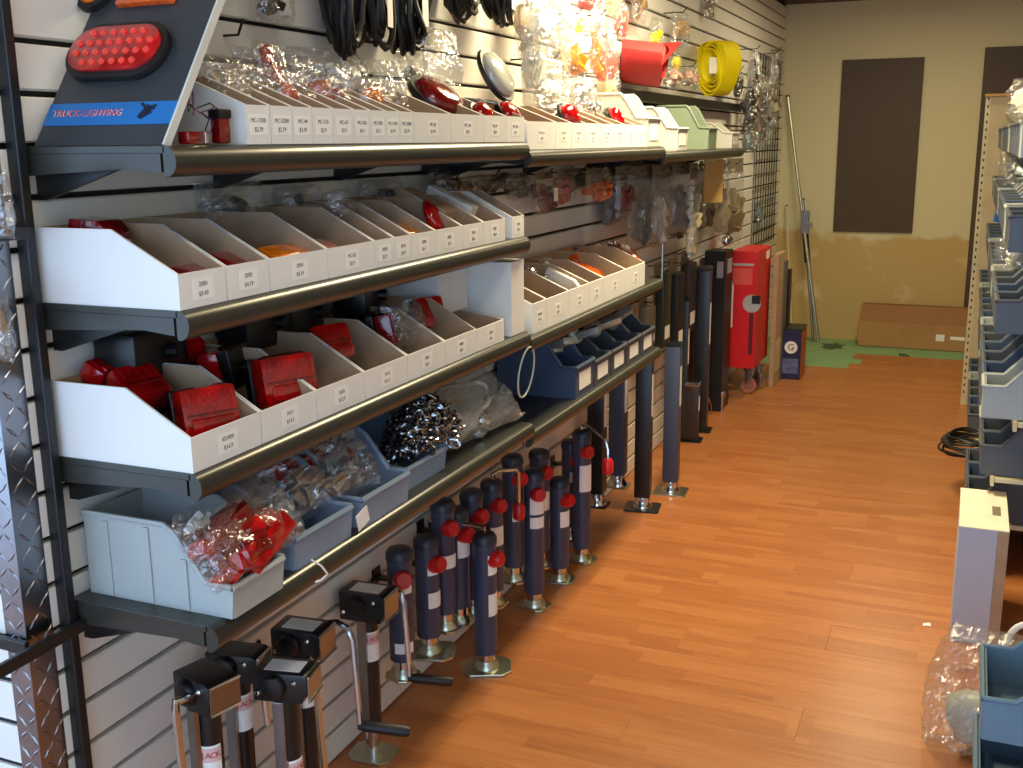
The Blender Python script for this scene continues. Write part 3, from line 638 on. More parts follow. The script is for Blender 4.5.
# second bay, eye-level shelf
T2B = [2.712, 2.93, 3.06, 3.187, 3.332, 3.47, 3.602, 3.73, 3.87]
for i in range(len(T2B)-1):
    card_bin(T2B[i], T2B[i+1], T2, 'white bin on the eye-level shelf, %s past the end of the display board shelf' % ordn(i), TX[(i+3) % 7], xf=0.336, hf=0.075, hb=0.125)
for i, (px, py, lb) in enumerate(((567, 112, 'red round lens in a clear bag, nearest the join of the eye-level shelves'), (613, 118, 'red narrow lens standing up beside the off-white hopper bins'))):
    p = onx(px, py, .28); oval_light((.27, p.y, T2+.085), rot_any(0, 60, 0), .045, .055 if i == 0 else .03, .05, lb, REDLENS)
p = onx(560, 105, .25); bag((.25, p.y, p.z-.06), (0, R_(-12), 0), .26, .12, .06, 63, 'clear bag spread over the red round lens on the eye-level shelf', [])
p = onx(592, 105, .22); bag((.22, p.y, p.z-.06), (0, R_(-12), 0), .24, .13, .06, 64, 'clear bag of pale parts beside the red narrow lens', [(CHROME, (0, .05), (.02, .06, .025))])
for i, (px, pyb, w_, d_, h_, hf, m, lb) in enumerate(((648, 146, .17, .24, .19, .10, WHITEBIN, 'off-white hopper bin on the eye-level shelf, beside the last white cardboard bin'),
        (682, 147, .17, .24, .17, .085, WHITEBIN, 'off-white hopper bin between the other off-white bin and the green-grey bin'),
        (712, 148, .17, .24, .19, .09, GREENBIN, 'green-grey hopper bin on the eye-level shelf below the yellow strap'),
        (735, 148, .17, .24, .12, .07, WHITEBIN, 'low off-white bin at the far end of the eye-level shelf'))):
    p = onx(px, pyb, .33); zz = T2 if p.y < YB2 else T3
    yv = min(max(p.y, 3.97), YB3-.09)
    if YB2-.09 < yv < YB2+.1: yv = YB2+.10 if i else 3.98
    zz = T2 if yv < YB2 else T3
    hopper_bin((.33, yv+i*0.0, zz), w_, d_, h_, hf, lb, m, card=(i != 2), ribs=False)
# ------------------------------------------------------------------ hanging above the eye-level shelf
def hook(y, z, x1, label, x0=0.035, up=0.02):
    return tag(part('display_hook', MB().tube([(x0, y, z), (x1-0.015, y, z), (x1, y, z+up)], 0.003, 6), BLACK_MET, None, smooth=True), label, 'hook')
for i, (px, py, rw, rh, n, lb) in enumerate(((345, 52, .05, .17, 12, 'thick bundle of black cable loops hanging over the narrow bins'), (372, 48, .045, .16, 8, 'black cable loops with a white tag, second bundle on the wall'), (408, 47, .06, .17, 9, 'open black cable loops with a big white tag, third bundle'),
        (460, 18, .055, .12, 7, 'short black cable bundle hanging between the open loops and the clear dome'), (498, 22, .055, .12, 9, 'black plug-ended cable bundle, last of the black bundles'))):
    p = onx(px, py, .12)
    cable_coil((.12, p.y, p.z+2*rh), (0, 0, R_(12)), rw*1.1, rh, n+5, lb, r=.0075, seed=i+3, spread=.028, tag_=i > 0)
    hook(p.y, p.z+2*rh-0.004, .17, 'black wall hook carrying the %s black cable bundle' % ordn(i))
p = onx(276, 12, .1); bag((.10, p.y, p.z-.02), (0, 0, .1), .13, .22, .05, 71, 'clear bag with a black and white part, hanging high near the display board', [(BLACK_PL, (-.01, .04), (.02, .03, .025)), (PAPER, (.04, .03), (.01, .02, .015))], card=PAPER)
p = onx(232, 30, .06); hook(p.y, p.z-.01, .09, 'empty wall hook near the display board', up=.03)
hang = [ # px, py(bottom), x, w, h, contents, label
    (535, 112, .14, .16, .36, [(mat('pale_parts', S(225, 222, 205), .35), (0, .12), (.02, .05, .07))], 'large pale clear bag of fittings hanging at the join of the shelves'),
    (560, 92, .16, .14, .30, [(mat('tan_parts', S(190, 160, 120), .4), (0, .1), (.015, .03, .05))], 'clear bag with tan parts beside the large pale bag'),
    (575, 78, .17, .16, .20, [(AMBER, (0, .07), (.018, .055, .06)), (mat('yellow_card', S(245, 215, 20), .5), (.03, .17), (.006, .02, .025))], 'bag of amber lenses with a yellow tag on the wall'),
    (598, 82, .17, .12, .22, [(AMBER, (-.02, .09), (.015, .02, .08)), (mat('coral_lens', S(228, 90, 70), .25), (.03, .06), (.015, .025, .06))], 'bag with an amber and a coral lens side by side'),
    (612, 84, .18, .10, .17, [(mat('coral_lens', S(228, 90, 70), .25), (0, .07), (.016, .03, .055))], 'bag with a single coral lens beside the red strap'),
    (590, 12, .16, .20, .16, [(REDPL, (0, .06), (.018, .06, .05))], 'bag of bright red parts hanging highest on the second bay'),
    (640, 22, .10, .26, .22, [(mat('brown_parts', S(120, 92, 58), .6), (0, .10), (.015, .10, .09))], 'brown-filled bag high above the red strap'),
    (710, 20, .08, .12, .16, [(mat('dull_metal', S(150, 140, 105), .4, .6), (0, .08), (.015, .035, .05))], 'small package alone on the bare slats over the yellow strap')]
for i, (px, py, x, w_, h_, ct, lb) in enumerate(hang):
    p = onx(px, py, x)
    bag((x, p.y, p.z), (0, 0, R_(random.uniform(-12, 12))), w_, h_, .05, 80+i, lb, ct, film=HAZEB if i < 2 else CLEARB, card=None if i == 7 else PAPER)
    hook(p.y, p.z+h_*1.04, x+0.03, 'black wall hook holding the %s' % lb.split(' hanging')[0].split(' beside')[0].split(' on the')[0].split(' high')[0].split(' side')[0].split(' alone')[0].split(' with a yellow')[0])
more = [(545, 60, .20, .16, .20, PAPER, 'pale crinkled bag in front of the large pale bag of fittings'), (552, 110, .18, .2, .16, mat('pale_parts', S(225, 222, 205), .35), 'pale crinkled bag just above the red round lens'), (580, 112, .14, .22, .12, CHROME, 'bag of shiny clips under the amber lenses'), (606, 100, .13, .2, .10, mat('cream_part', S(205, 192, 150), .5), 'cream bag under the coral lens bag'), (528, 60, .12, .14, .24, mat('tan_parts', S(190, 160, 120), .4), 'tan bag beside the large clear round lamp'), (622, 40, .12, .16, .14, mat('coral_lens', S(228, 90, 70), .25), 'coral bag hung above the folded red strap'), (680, 48, .12, .16, .16, mat('tan_parts', S(190, 160, 120), .4), 'tan bag hung between the red strap and the yellow strap'), (690, 88, .16, .26, .10, mat('pink_strap', S(205, 160, 140), .6), 'bag of pink straps lying on the black rail shelf'), (738, 98, .14, .24, .16, mat('dark_metal', S(70, 66, 52), .35, .8), 'dark hardware bag under the coiled yellow strap'), (610, 20, .10, .2, .16, mat('cream_part', S(205, 192, 150), .5), 'cream bag high on the slats beside the bright red parts')]
for i, (px, py, x, w_, h_, m, lb) in enumerate(more):
    p = onx(px, py, x)
    hook(p.y, p.z+h_*1.0, x+.03, 'black hook for the %s' % lb)
    bag((x, p.y, p.z), (0, 0, R_(12*((i % 3)-1))), w_, h_, .05, 360+i, lb, [(m, (0, h_*.45), (.018, w_*.34, h_*.34))], amp=.4)
# webbing straps
def strap(loc, rot, label, m, seed, w_=.05, loops=5, a=.10, c=.07):
    t = thing('webbing_strap', label, 'strap', loc, rot); rnd = random.Random(seed)
    for i in range(loops):
        vs_ = []; n = 18; aa, cc = a*(1-.11*i), c*(1-.10*i)
        for k in range(n):
            an = 2*math.pi*k/n; q = 1+.10*math.sin(3*an+i)
            for xx in (-w_/2, w_/2): vs_.append((xx+rnd.uniform(-.002, .002)+.006*math.sin(an*2+i), aa*q*math.cos(an), cc*q*math.sin(an)))
        o = [(v_[0], v_[1]*.96, v_[2]*.96) for v_ in vs_]
        fs = []
        for k in range(n):
            a0, b0, a1, b1 = 2*k, 2*k+1, (2*k+2) % (2*n), (2*k+3) % (2*n); O = 2*n
            fs += [(a0, b0, b1, a1), (a0+O, a1+O, b1+O, b0+O), (a0, a1, a1+O, a0+O), (b0, b0+O, b1+O, b1)]
        part('strap_loop', MB().add(vs_+o, fs), m, t, smooth=True)
    return t
REDWEB = mat('red_webbing', S(182, 40, 40), .7, var=.12, bump=.2, bscale=400); YELWEB = mat('yellow_webbing', S(246, 226, 0), .6, var=.06, bump=.2, bscale=400)
p = onx(645, 62, .15); SM = TR((.15, p.y, p.z), (0, R_(8), R_(12))); rs_ = strap((.15, p.y, p.z), (0, R_(8), R_(12)), 'wide folded red webbing strap lying on the black rail', REDWEB, 4, w_=.16, loops=4, a=.20, c=.085)
p = onx(640, 45, .15)
part('loose_end', MB().prism([(-.06, -.05), (.06, -.05), (.06, -.045), (-.06, -.045)], -.2, .2), REDWEB, rs_, M=SM.inverted() @ TR((.17, p.y+.16, p.z+.01), (R_(20), 0, 0)))
p = onx(718, 66, .16); SM = TR((.16, p.y, p.z), (0, 0, R_(48))); ys_ = strap((.16, p.y, p.z), (0, 0, R_(48)), 'yellow webbing strap coiled on the wall at the third bay', YELWEB, 5, w_=.10, loops=5, a=.14, c=.14)
part('strap_label', MB().box(0, .004, -.05, .05, -.04, .04), PAPER, ys_, M=TR((-.02, -.03, .0), (0, 0, R_(-100))))
part('ratchet_buckle', MB().box(-.02, .02, -.05, .05, -.05, -.02).box(-.015, .015, -.035, .035, -.02, .01), STEEL, ys_, .004, M=TR((0, 0, -.05)))
p = onx(672, 72, .16); bag((.17, p.y, p.z-.08), (0, 0, 0), .18, .17, .05, 96, 'clear bag of pale straps between the red and yellow webbing', [(mat('pink_strap', S(205, 160, 140), .6), (0, .05), (.02, .06, .03)), (YELWEB, (.06, .12), (.015, .03, .03))])
p = onx(655, 35, .12); bag((.13, p.y, p.z-.06), (0, 0, 0), .14, .13, .04, 97, 'clear bag with a yellow roll above the red strap', [(YELWEB, (-.02, .05), (.02, .04, .025))])
a_, b_ = onx(596, 84, .10), onx(742, 102, .10)
hr = tag(part('hang_rail', MB().box(WX, .10, a_.y, b_.y, a_.z-.03, a_.z-.012).box(.095, .105, a_.y, b_.y, a_.z-.045, a_.z), BLACK_MET, None, .002), 'black flat rail shelf under the red and yellow straps', 'rail')
# ================================================================== second shelf (single row of white bins)
B2 = [1.298, 1.415, 1.533, 1.718, 1.893, 1.976, 2.052, 2.166, 2.307, 2.43, 2.565]
T2T = [('2080', '$9.49'), ('2092', '$4.19'), ('2094', '$4.19'), ('MC-82', '$5.9'), ('2078', '$3.9'), ('2076', '$3.9'), ('2098', '$6.1'), ('3002', '$7.5'), ('3004', '$8.2'), ('3005', '$8.9')]
for i in range(len(B2)-1):
    card_bin(B2[i], B2[i+1], Z2, 'white cardboard bin, %s from the corner upright on the shelf under the display board' % ordn(i), T2T[i])
card_bin(2.61, 2.695, Z2, 'white cardboard bin standing alone past a gap at the end of its shelf', ('3010', '$9.9'))
def flat_lens(px, py, x, z, a, b, dome, label, m, ry=50, rz=0):
    p = onx(px, py, x); return oval_light((x, p.y, z), rot_any(0, ry, rz), a, b, dome, label, m, ring=m)
def wedge_lens(px, py, x, label, m, w_=.08, l_=.07, ry=-20, rz=0, z=None):
    p = onx(px, py, x); t = thing('lens_wedge', label, 'marker light', (x, p.y, z if z is not None else p.z-.02), (0, R_(ry), R_(rz)))
    part('lens', MB().prism([(-l_/2, 0), (l_/2, 0), (l_/2, .012), (l_*.2, .03), (-l_/2, .024)], -w_/2, w_/2), m, t, .004, True)
    part('base', MB().box(-l_*.48, l_*.48, -w_*.47, w_*.47, -.006, 0), WHITE_CARD, t); return t
wedge_lens(187, 266, .285, 'red wedge lens against the front of the first bin on the second shelf', DREDLENS, .065, .05, 30, z=Z2+.028)
wedge_lens(100, 232, .13, 'red wedge lens at the back of the first bin on the second shelf', DREDLENS, .06, .08, 10, 5, z=Z2+.105)
wedge_lens(236, 255, .27, 'red wedge lens in the second bin of the second shelf', DREDLENS, .09, .07, 30, z=Z2+.030)
wedge_lens(288, 243, .27, 'amber wedge lens in the third bin of the second shelf', AMBER, .15, .06, 30, z=Z2+.032)
wedge_lens(320, 238, .28, 'clear and red wedge lens in the fourth bin of the second shelf', mat('pink_lens', S(200, 130, 120), .15, coat=1), .05, .05, 30, z=Z2+.035)
wedge_lens(408, 224, .27, 'amber wedge lens in the sixth bin of the second shelf', AMBER, .09, .07, 30, z=Z2+.035)
flat_lens(433, 213, .26, Z2+.07, .045, .030, .02, 'bright red oval lens standing in the eighth bin of the second shelf', REDLENS, 62)
wedge_lens(395, 215, .2, 'orange wedge lens at the back of the fifth bin', ORANGE, .06, .06, 20, z=Z2+.06)
tag(part('brown_box', MB().box(-.075, .06, -.03, .03, 0, .085), KRAFT, None, .002, M=TR((.19, 2.36, Z2+.035), (0, R_(24), 0))), 'small brown carton tilted in the ninth bin of the second shelf', 'carton')
tag(part('white_box', MB().box(-.075, .06, -.02, .02, 0, .085), WHITE_CARD, None, .002, M=TR((.19, 2.50, Z2+.035), (0, R_(24), 0))), 'small white carton tilted beside the brown carton', 'carton')
for i, (px, py, x, w_, h_, lb) in enumerate(((238, 200, .10, .16, .10, 'crinkled clear bag rising behind the third bin of the second shelf'), (305, 200, .10, .14, .08, 'crinkled clear bag behind the fourth bin of the second shelf'), (388, 190, .10, .20, .08, 'crinkled clear bag behind the sixth bin of the second shelf'), (345, 212, .20, .10, .07, 'crinkled clear bag inside the fourth bin of the second shelf'), (450, 195, .12, .18, .10, 'crinkled clear bag behind the ninth bin of the second shelf'))):
    p = onx(px, py, x); bag((x, p.y, Z2+.085), (0, R_(-18), R_(8*(i-2))), w_, h_, .06, 110+i, lb, [(mat('grey_parts', S(120, 130, 135), .3, .5), (0, h_*.4), (.015, w_*.2, h_*.2))], film=CLEARB)
# ================================================================== third shelf (tail lights)
B3 = [1.298, 1.483, 1.657, 1.834, 2.017, 2.20, 2.377]
T3T = [('431800', '$16.9'), ('3421', '$14.5'), ('3418', '$12.9'), ('3410', '$11.2'), ('3402', '$9.9'), ('3400', '$8.7')]
for i in range(len(B3)-1):
    card_bin(B3[i], B3[i+1], Z3, 'white cardboard bin, %s from the corner upright on the tail light shelf' % ordn(i), T3T[i], hb=0.130, hf=0.058)
card_bin(2.377, 2.55, Z3, 'white cardboard bin in front of the tall white cartons', ('3399', '$8.2'), hb=0.075)
def put_light(px, py, x, sx, sy, sz, rot, label, lens=REDLENS, z=None):
    p = onx(px, py, x); return box_light((x, p.y, z if z is not None else p.z), rot, sx, sy, sz, label, lens)
put_light(207, 428, .265, .07, .105, .095, rot_any(0, -14, -28), 'big boxy red tail light leaning forward in the first tail light bin', z=Z3+.016)
put_light(150, 400, .17, .06, .09, .085, rot_any(0, -50, -10), 'red tail light lying back in the middle of the first tail light bin', z=Z3+.065)
put_light(115, 382, .085, .06, .09, .05, rot_any(0, -60, 5), 'red tail light at the back of the first tail light bin', z=Z3+.10)
put_light(284, 395, .26, .075, .12, .10, rot_any(0, -12, -25), 'big boxy red tail light leaning forward in the second tail light bin', z=Z3+.022)
put_light(185, 362, .10, .07, .10, .08, rot_any(0, -70, -15), 'red tail light with chrome studs at the back of the second bin', z=Z3+.11)
put_light(225, 365, .15, .07, .09, .08, rot_any(0, 170, 12), 'black-backed tail light face down in the second bin', z=Z3+.135)
put_light(333, 345, .22, .05, .09, .08, rot_any(0, -25, -25), 'red tail light resting in the third tail light bin', z=Z3+.058)
put_light(385, 330, .22, .06, .10, .085, rot_any(0, -10, 20), 'dark red tail light bagged in the fourth tail light bin', DREDLENS, z=Z3+.05)
p = onx(398, 322, .22); bag((.235, p.y, Z3+.04), (0, R_(-8), 0), .15, .11, .09, 121, 'clear bag round the dark red tail light of the fourth bin', [])
put_light(430, 318, .20, .05, .08, .08, rot_any(0, -20, -30), 'narrow red tail light at the side of the fifth tail light bin', z=Z3+.05)
for i, (px, py, lb) in enumerate(((250, 340, 'black plastic lamp housing on edge behind the second tail light bin'), (290, 330, 'black plastic lamp housing behind the third tail light bin'), (135, 345, 'black plastic lamp housing at the back by the corner upright'), (355, 315, 'black plastic lamp housing behind the fourth tail light bin'))):
    p = onx(px, py, .07); t = thing('lamp_housing', lb, 'lamp housing', (.085, p.y, Z3+.10), (0, 0, R_(4*i)))
    part('shell', MB().box(-.04, .045, -.085, .085, 0, .095), BLACK_PL, t, .012, True); part('plug', MB().lathe([(.015, 0), (.013, .02)], 10), BLACK_PL, t, M=TR((.045, .02, .05), (0, R_(90), 0)))
# tall white cartons at the end of this shelf
tag(part('tall_carton', MB().box(.05, .333, 2.60, 2.69, Z3, Z3+.20), WHITE_CARD, None, .002), 'tall white carton standing at the edge where the shelf bay ends', 'carton')
tag(part('tall_carton', MB().box(.05, .21, 2.42, 2.59, Z3+.0765, Z3+.20), WHITE_CARD, None, .002), 'white carton set back beside the tall carton, behind the low bin', 'carton')
# second bay bins on the same level
B5 = [2.75, 2.86, 3.05, 3.244, 3.388, 3.64, 3.885]
for i in range(len(B5)-1):
    card_bin(B5[i], B5[i+1], Z3B, 'white bin, %s past the tall carton on the middle shelf of the second bay' % ordn(i), T3T[i], hf=0.085, hb=0.14)
rs = [(570, 280, .2, 'pale parts in a clear bag in the bin past the tall carton', PAPER, 131), (600, 275, .22, 'orange strip lights bagged in the third bin past the tall carton', ORANGE, 132), (620, 262, .2, 'bagged orange reflectors in the fourth bin past the tall carton', AMBER, 133), (595, 258, .12, 'bag of brown-red strips at the back of the bins past the tall carton', mat('brown_red', S(120, 58, 40), .4), 134), (635, 258, .22, 'bagged reddish strips in the last bin past the tall carton', mat('brown_red', S(120, 58, 40), .4), 135), (553, 285, .24, 'bag of silvery clips nearest the tall carton', CHROME, 136)]
for i, (px, py, x, lb, m, sd) in enumerate(rs):
    p = onx(px, py, x); bag((x, p.y, Z3B+.05), (0, R_(-50), R_(0)), .095, .14, .04, sd, lb, [(m, (0, .07), (.018, .06, .055))])
for i, (px, py, x, m, lb) in enumerate(((566, 290, .25, PAPER, 'pale strip light in the first bins past the tall carton'), (588, 284, .25, ORANGE, 'orange strip light in the second bin past the tall carton'), (600, 272, .20, mat('brown_red', S(120, 58, 40), .4), 'brown-red strip light in the third bin past the tall carton'), (610, 262, .17, AMBER, 'amber strip light in the fourth bin past the tall carton'), (622, 268, .22, mat('brown_red', S(120, 58, 40), .4), 'brown-red strip light in the fifth bin past the tall carton'), (624, 262, .16, ORANGE, 'orange strip light in the last bin past the tall carton'))):
    p = onx(px, py, x); wedge_lens(px, py, x, lb, m, .06, .14, 26, z=Z3B+.08)
# ================================================================== hanging in the gap of the second and third bays
g2 = [(452, 195, .05, .16, .20, mat('dark_brown_parts', S(62, 48, 38), .5), 'dark bag of brown fittings, first behind the end of the single bin row'),
      (492, 190, .05, .18, .19, mat('dark_brown_parts', S(62, 48, 38), .5), 'dark bag of brown fittings, second behind the end of the single bin row'),
      (520, 200, .06, .16, .20, mat('dark_green_parts', S(70, 70, 58), .5), 'dull olive bag hanging next to the dark red bag'),
      (545, 213, .09, .15, .22, mat('maroon_parts', S(110, 28, 32), .35), 'dark red bag with a pale sticker hanging in the second bay'),
      (565, 203, .10, .16, .20, mat('rust_parts', S(170, 58, 34), .35), 'rust-red bag hanging beside the orange bag'),
      (598, 203, .12, .22, .18, ORANGE, 'large orange bag hanging under the eye-level shelf'),
      (625, 218, .12, .12, .22, mat('maroon_parts', S(110, 28, 32), .35), 'narrow bag with dark red part beside the clear coil bags'),
      (640, 250, .13, .22, .36, mat('grey_parts', S(120, 130, 135), .3, .5), 'long clear bag of grey hose with rounded bottom'),
      (660, 246, .16, .20, .36, mat('pale_grey_parts', S(190, 190, 175), .35), 'long clear bag with a bright pale bottom'),
      (680, 232, .16, .16, .36, mat('slate_parts', S(96, 104, 120), .35, .3), 'long clear bag of slate-coloured parts with a white clip'),
      (700, 225, .14, .16, .34, mat('dull_metal', S(150, 140, 105), .4, .6), 'clear bag of dull metal parts beside the tan card'),
      (692, 258, .20, .09, .18, mat('cream_part', S(205, 192, 150), .5), 'narrow cream package hanging below the clear bags'),
      (733, 245, .12, .22, .42, mat('khaki_parts', S(140, 126, 84), .5), 'long khaki bag hanging at the end of the third bay'),
      (722, 240, .2, .16, .18, mat('cream_part', S(205, 192, 150), .5), 'cream bag with shiny ends under the tan card')]
g2 += [(580, 190, .06, .2, .2, mat('dark_brown_parts', S(62, 48, 38), .5), 'dark brown bag flat on the slats behind the rust-red bag'), (612, 225, .06, .22, .26, mat('slate_parts', S(96, 104, 120), .35, .3), 'slate bag flat on the slats behind the orange bag'), (650, 215, .07, .3, .24, mat('dark_brown_parts', S(62, 48, 38), .5), 'dark brown bag flat on the slats behind the long hose bag'), (676, 240, .07, .3, .3, mat('dark_green_parts', S(70, 70, 58), .5), 'olive bag flat on the slats behind the slate-coloured parts'), (712, 235, .07, .3, .32, mat('dark_brown_parts', S(62, 48, 38), .5), 'dark brown bag flat on the slats behind the tan card')]
for i, (px, py, x, w_, h_, m, lb) in enumerate(g2):
    p = onx(px, py, x+.03); yv = p.y; zb = p.z; x = x+.03; h_ = (1.455 - zb)/1.14; w_ = w_*1.35
    bag((x, yv, zb), (0, 0, R_(random.uniform(-10, 10))), w_, h_, .055, 150+i, lb, [(m, (0, h_*.42), (.02, w_*.36, h_*.34))], film=HAZEB if i in (7, 8, 9, 10) else CLEARB, card=mat('dull_card', S(120, 110, 90), .6), amp=.35)
    if i == 3: part('pale_sticker', MB().box(0, .002, -.022, .022, -.022, .022), PAPER, bpy.data.objects[LAST[-1]], M=TR((.034, .02, h_*.5)))
    if i == 13:
        for k in (-1, 1): part('chrome_ball', MB().lathe([(.008, -.02), (.022, -.012), (.026, 0), (.022, .012), (.008, .02)], 14), CHROME, bpy.data.objects[LAST[-1]], smooth=True, M=TR((.03, .06*k, .0)))
    hook(yv, zb+h_*1.05, x+.03, 'wall hook holding the %s' % (lb.replace(' flat on the slats behind', ' behind') if i > 13 else lb.split(' hanging')[0].split(' beside')[0].split(' with')[0].split(', first')[0].split(' behind')[0] if i != 1 else 'second dark bag of brown fittings'))
p = onx(714, 182, .27); tag(part('tan_card', MB().box(0, .003, -.06, .06, -.10, .10), mat('tan_card', S(206, 168, 96), .6), None, M=TR((.27, p.y, p.z), (0, 0, R_(-35)))), 'tall tan card hanging among the clear bags of the third bay', 'card')
for i, (px, py) in enumerate(()):
    p = onx(px, py, .24); tag(part('steel_knob', MB().lathe([(.008, -.02), (.022, -.012), (.026, 0), (.022, .012), (.008, .02)], 14), CHROME, None, smooth=True, M=TR(p, (R_(30), 0, 0))), ['shiny steel knob below the tan card, nearer the corner upright', 'shiny steel knob below the tan card, nearer the red boxes'][i], 'knob')
# thin steel rods hanging in the gap
for i, (px, y0, y1) in enumerate(((664, 200, 285), (755, 150, 260))):
    a = onx(px, y0, .19); b = onx(px-1, y1, .19); tag(part('steel_rod', MB().tube([(.19, a.y, b.z), (.19, a.y, a.z)], .005, 8), CHROME, None, smooth=True), ['thin upright steel rod in front of the long clear bags', 'thin upright steel rod at the far end of the shelves'][i], 'rod')
# ================================================================== lowest shelf
hopper_bin((.362, 1.405, Z4), .145, .305, .150, .055, 'large grey ribbed plastic bin at the corner end of the lowest shelf', GREYBIN)
hopper_bin((.34, 1.645, Z4), .20, .285, .150, .06, 'grey-blue plastic bin heaped with silvery bags, next to the large grey bin', mat('pale_blue_bin', S(128, 148, 172), .42))
hopper_bin((.34, 1.885, Z4), .20, .285, .150, .06, 'grey-blue plastic bin under the pile of shiny chain', mat('pale_blue_bin', S(128, 148, 172), .42))
hopper_bin((.31, 2.13, Z4), .20, .25, .12, .05, 'grey-blue plastic bin beside the clear bag of cable', mat('pale_blue_bin', S(128, 148, 172), .42))
p = onx(262, 548, .34)
bag((.35, p.y-.005, Z4+.056), rot_any(0, -34, 4), .30, .15, .075, 171, 'clear bag full of red parts drooping over the front of the large grey bin', [(DREDLENS, (-.02, .06), (.028, .09, .05)), (REDLENS, (.03, .06), (.028, .07, .045)), (DREDLENS, (.0, .06), (.028, .10, .045)), (REDLENS, (-.02, .04), (.03, .10, .035)), (PAPER, (-.09, .12), (.006, .03, .010))], amp=.2)
tag(part('white_tie', MB().tube([onx(312, 560, .385), onx(322, 566, .39), onx(328, 574, .39), onx(322, 580, .385), onx(316, 582, .38)], .002, 6), PAPER, None, smooth=True), 'curled white tie hanging from the bag of red parts', 'tie')
p = onx(340, 505, .30)
bag((.30, p.y, Z4+.055), rot_any(0, -38, -5), .30, .17, .09, 172, 'crinkled clear bag of silvery hitch pins over the grey-blue bin', [(CHROME, (-.03, .06), (.02, .08, .04)), (mat('grey_parts', S(120, 130, 135), .3, .5), (.05, .08), (.03, .06, .05))], amp=.4)
p = onx(362, 518, .345); tag(part('price_card', MB().box(0, .002, -.022, .022, -.018, .018), PAPER, None, M=TR((.347, p.y, p.z), (R_(15), 0, 0))), 'small white price card on the front of the grey-blue bin', 'card')
put_light(335, 470, .25, .05, .13, .07, rot_any(0, -70, -8), 'black and red lamp on top of the bag of hitch pins', z=None)
put_light(300, 476, .22, .05, .11, .06, rot_any(0, -70, 10), 'red-ended black lamp at the back above the grey bins', z=None)
p = onx(395, 430, .18); t = thing('lamp_housing', 'long black plastic lamp body lying behind the shiny chain', 'lamp housing', (.17, p.y, Z4+.166), (0, 0, R_(15)))
part('shell', MB().box(-.04, .04, -.12, .12, 0, .06), BLACK_PL, t, .015, True); part('plug', MB().lathe([(.012, 0), (.010, .03)], 10), BLACK_PL, t, M=TR((.0, -.12, .03), (R_(90), 0, 0)))
# pile of chain
random.seed(77); cb = MB()
pc = onx(428, 445, .27)
def link(b, M, l=.017, w_=.010, r=.0032):
    pts = [(0, w_*math.sin(2*math.pi*k/12), l*math.cos(2*math.pi*k/12)) for k in range(12)]
    q = MB().tube(pts, r, 5, closed=True).xf(M); b.add(q.v, q.f)
for i in range(330):
    a = random.uniform(0, 2*math.pi); q = random.random()**.5
    x = .255+.075*q*math.cos(a); yv = pc.y+.15*q*math.sin(a); z = Z4+.05+.10*(1-q*q)+random.uniform(0, .02)+.0
    link(cb, TR((x, yv, z), (random.uniform(0, 6), random.uniform(0, 6), random.uniform(0, 6))))
ch = tag(part('chain_pile', cb, mat('chain_steel', S(165, 168, 172), .2, 1.0, .2), None, smooth=True), 'heap of shiny steel chain links spilling from the lowest shelf bin', 'chain'); ch['kind'] = 'stuff'
p = onx(470, 430, .26)
t = bag((.30, p.y-.02, Z4+.02), rot_any(0, -48, -6), .48, .22, .10, 175, 'big clear bag holding a coil of clear cable on the lowest shelf', [(mat('pale_grey_parts', S(190, 190, 175), .35), (-.03, .06), (.02, .10, .05)), (CHROME, (.02, .03), (.03, .03, .025)), (mat('tan_wire', S(190, 170, 140), .6), (-.02, .12), (.02, .12, .03))], film=HAZEB, amp=.35)
part('coil', MB().tube([(.03+.01*math.sin(k), .13*math.cos(k*2*math.pi/24)+.0, .10+.05*math.sin(k*2*math.pi/24)) for k in range(24)], .006, 6, closed=True), mat('milky_cable', S(205, 205, 190), .3), t, smooth=True)
p = onx(525, 372, .33); tag(part('wire_loop', MB().tube([(.335+.01*math.cos(a), p.y+.055*math.sin(a), p.z+.072*math.cos(a)) for a in [k*2*math.pi/28 for k in range(28)]], .0028, 6, closed=True), mat('milky_cable', S(205, 205, 190), .3), None, smooth=True), 'white wire loop standing up from the clear cable bag', 'wire')
# blue-grey bins of the second bay
ys = [2.965, 3.10]
def tall_side(y0, y1): pass
hopper_bin((.325, 3.215, Z4B), .18, .27, .19, .10, 'tall blue-grey bin, first of the coupler bins past the clear cable bag', BLUEBIN, card=True, ribs=False)
for i in range(4):
    hopper_bin((.325, 3.40+i*.185, Z4B), .175, .27, .15, .085, 'blue-grey coupler bin, %s after the tall one on the lowest shelf' % ordn(i), DGREYBIN, card=True, ribs=False)
COUP = mat('dull_zinc', S(190, 190, 178), .42, .45, .15, 30)
for i in range(4):
    c = .22; yv = 3.22+i*.2
    t = thing('ball_coupler', 'zinc coupler lying in the coupler bins, %s past the tall bin front' % ordn(i), 'coupler', (c, yv, Z4B+.125), rot_any(10*i, -20, 35*i-40))
    part('body', MB().lathe([(.03, 0), (.034, .02), (.028, .045), (.012, .055)], 14), COUP, t, smooth=True); part('tongue', MB().box(0, .11, -.02, .02, .01, .035), COUP, t, .006, True); part('lever', MB().tube([(.0, 0, .05), (.05, 0, .07), (.08, .01, .06)], .006, 8), CHROME, t, smooth=True)
p = onx(623, 330, .12); tag(part('navy_box', MB().box(-.05, .05, -.07, .07, 0, .06), mat('navy_card', S(40, 52, 84), .6), None, .003, M=TR((.09, p.y, Z4B+.172))), 'navy blue box at the back over the coupler bins', 'carton')
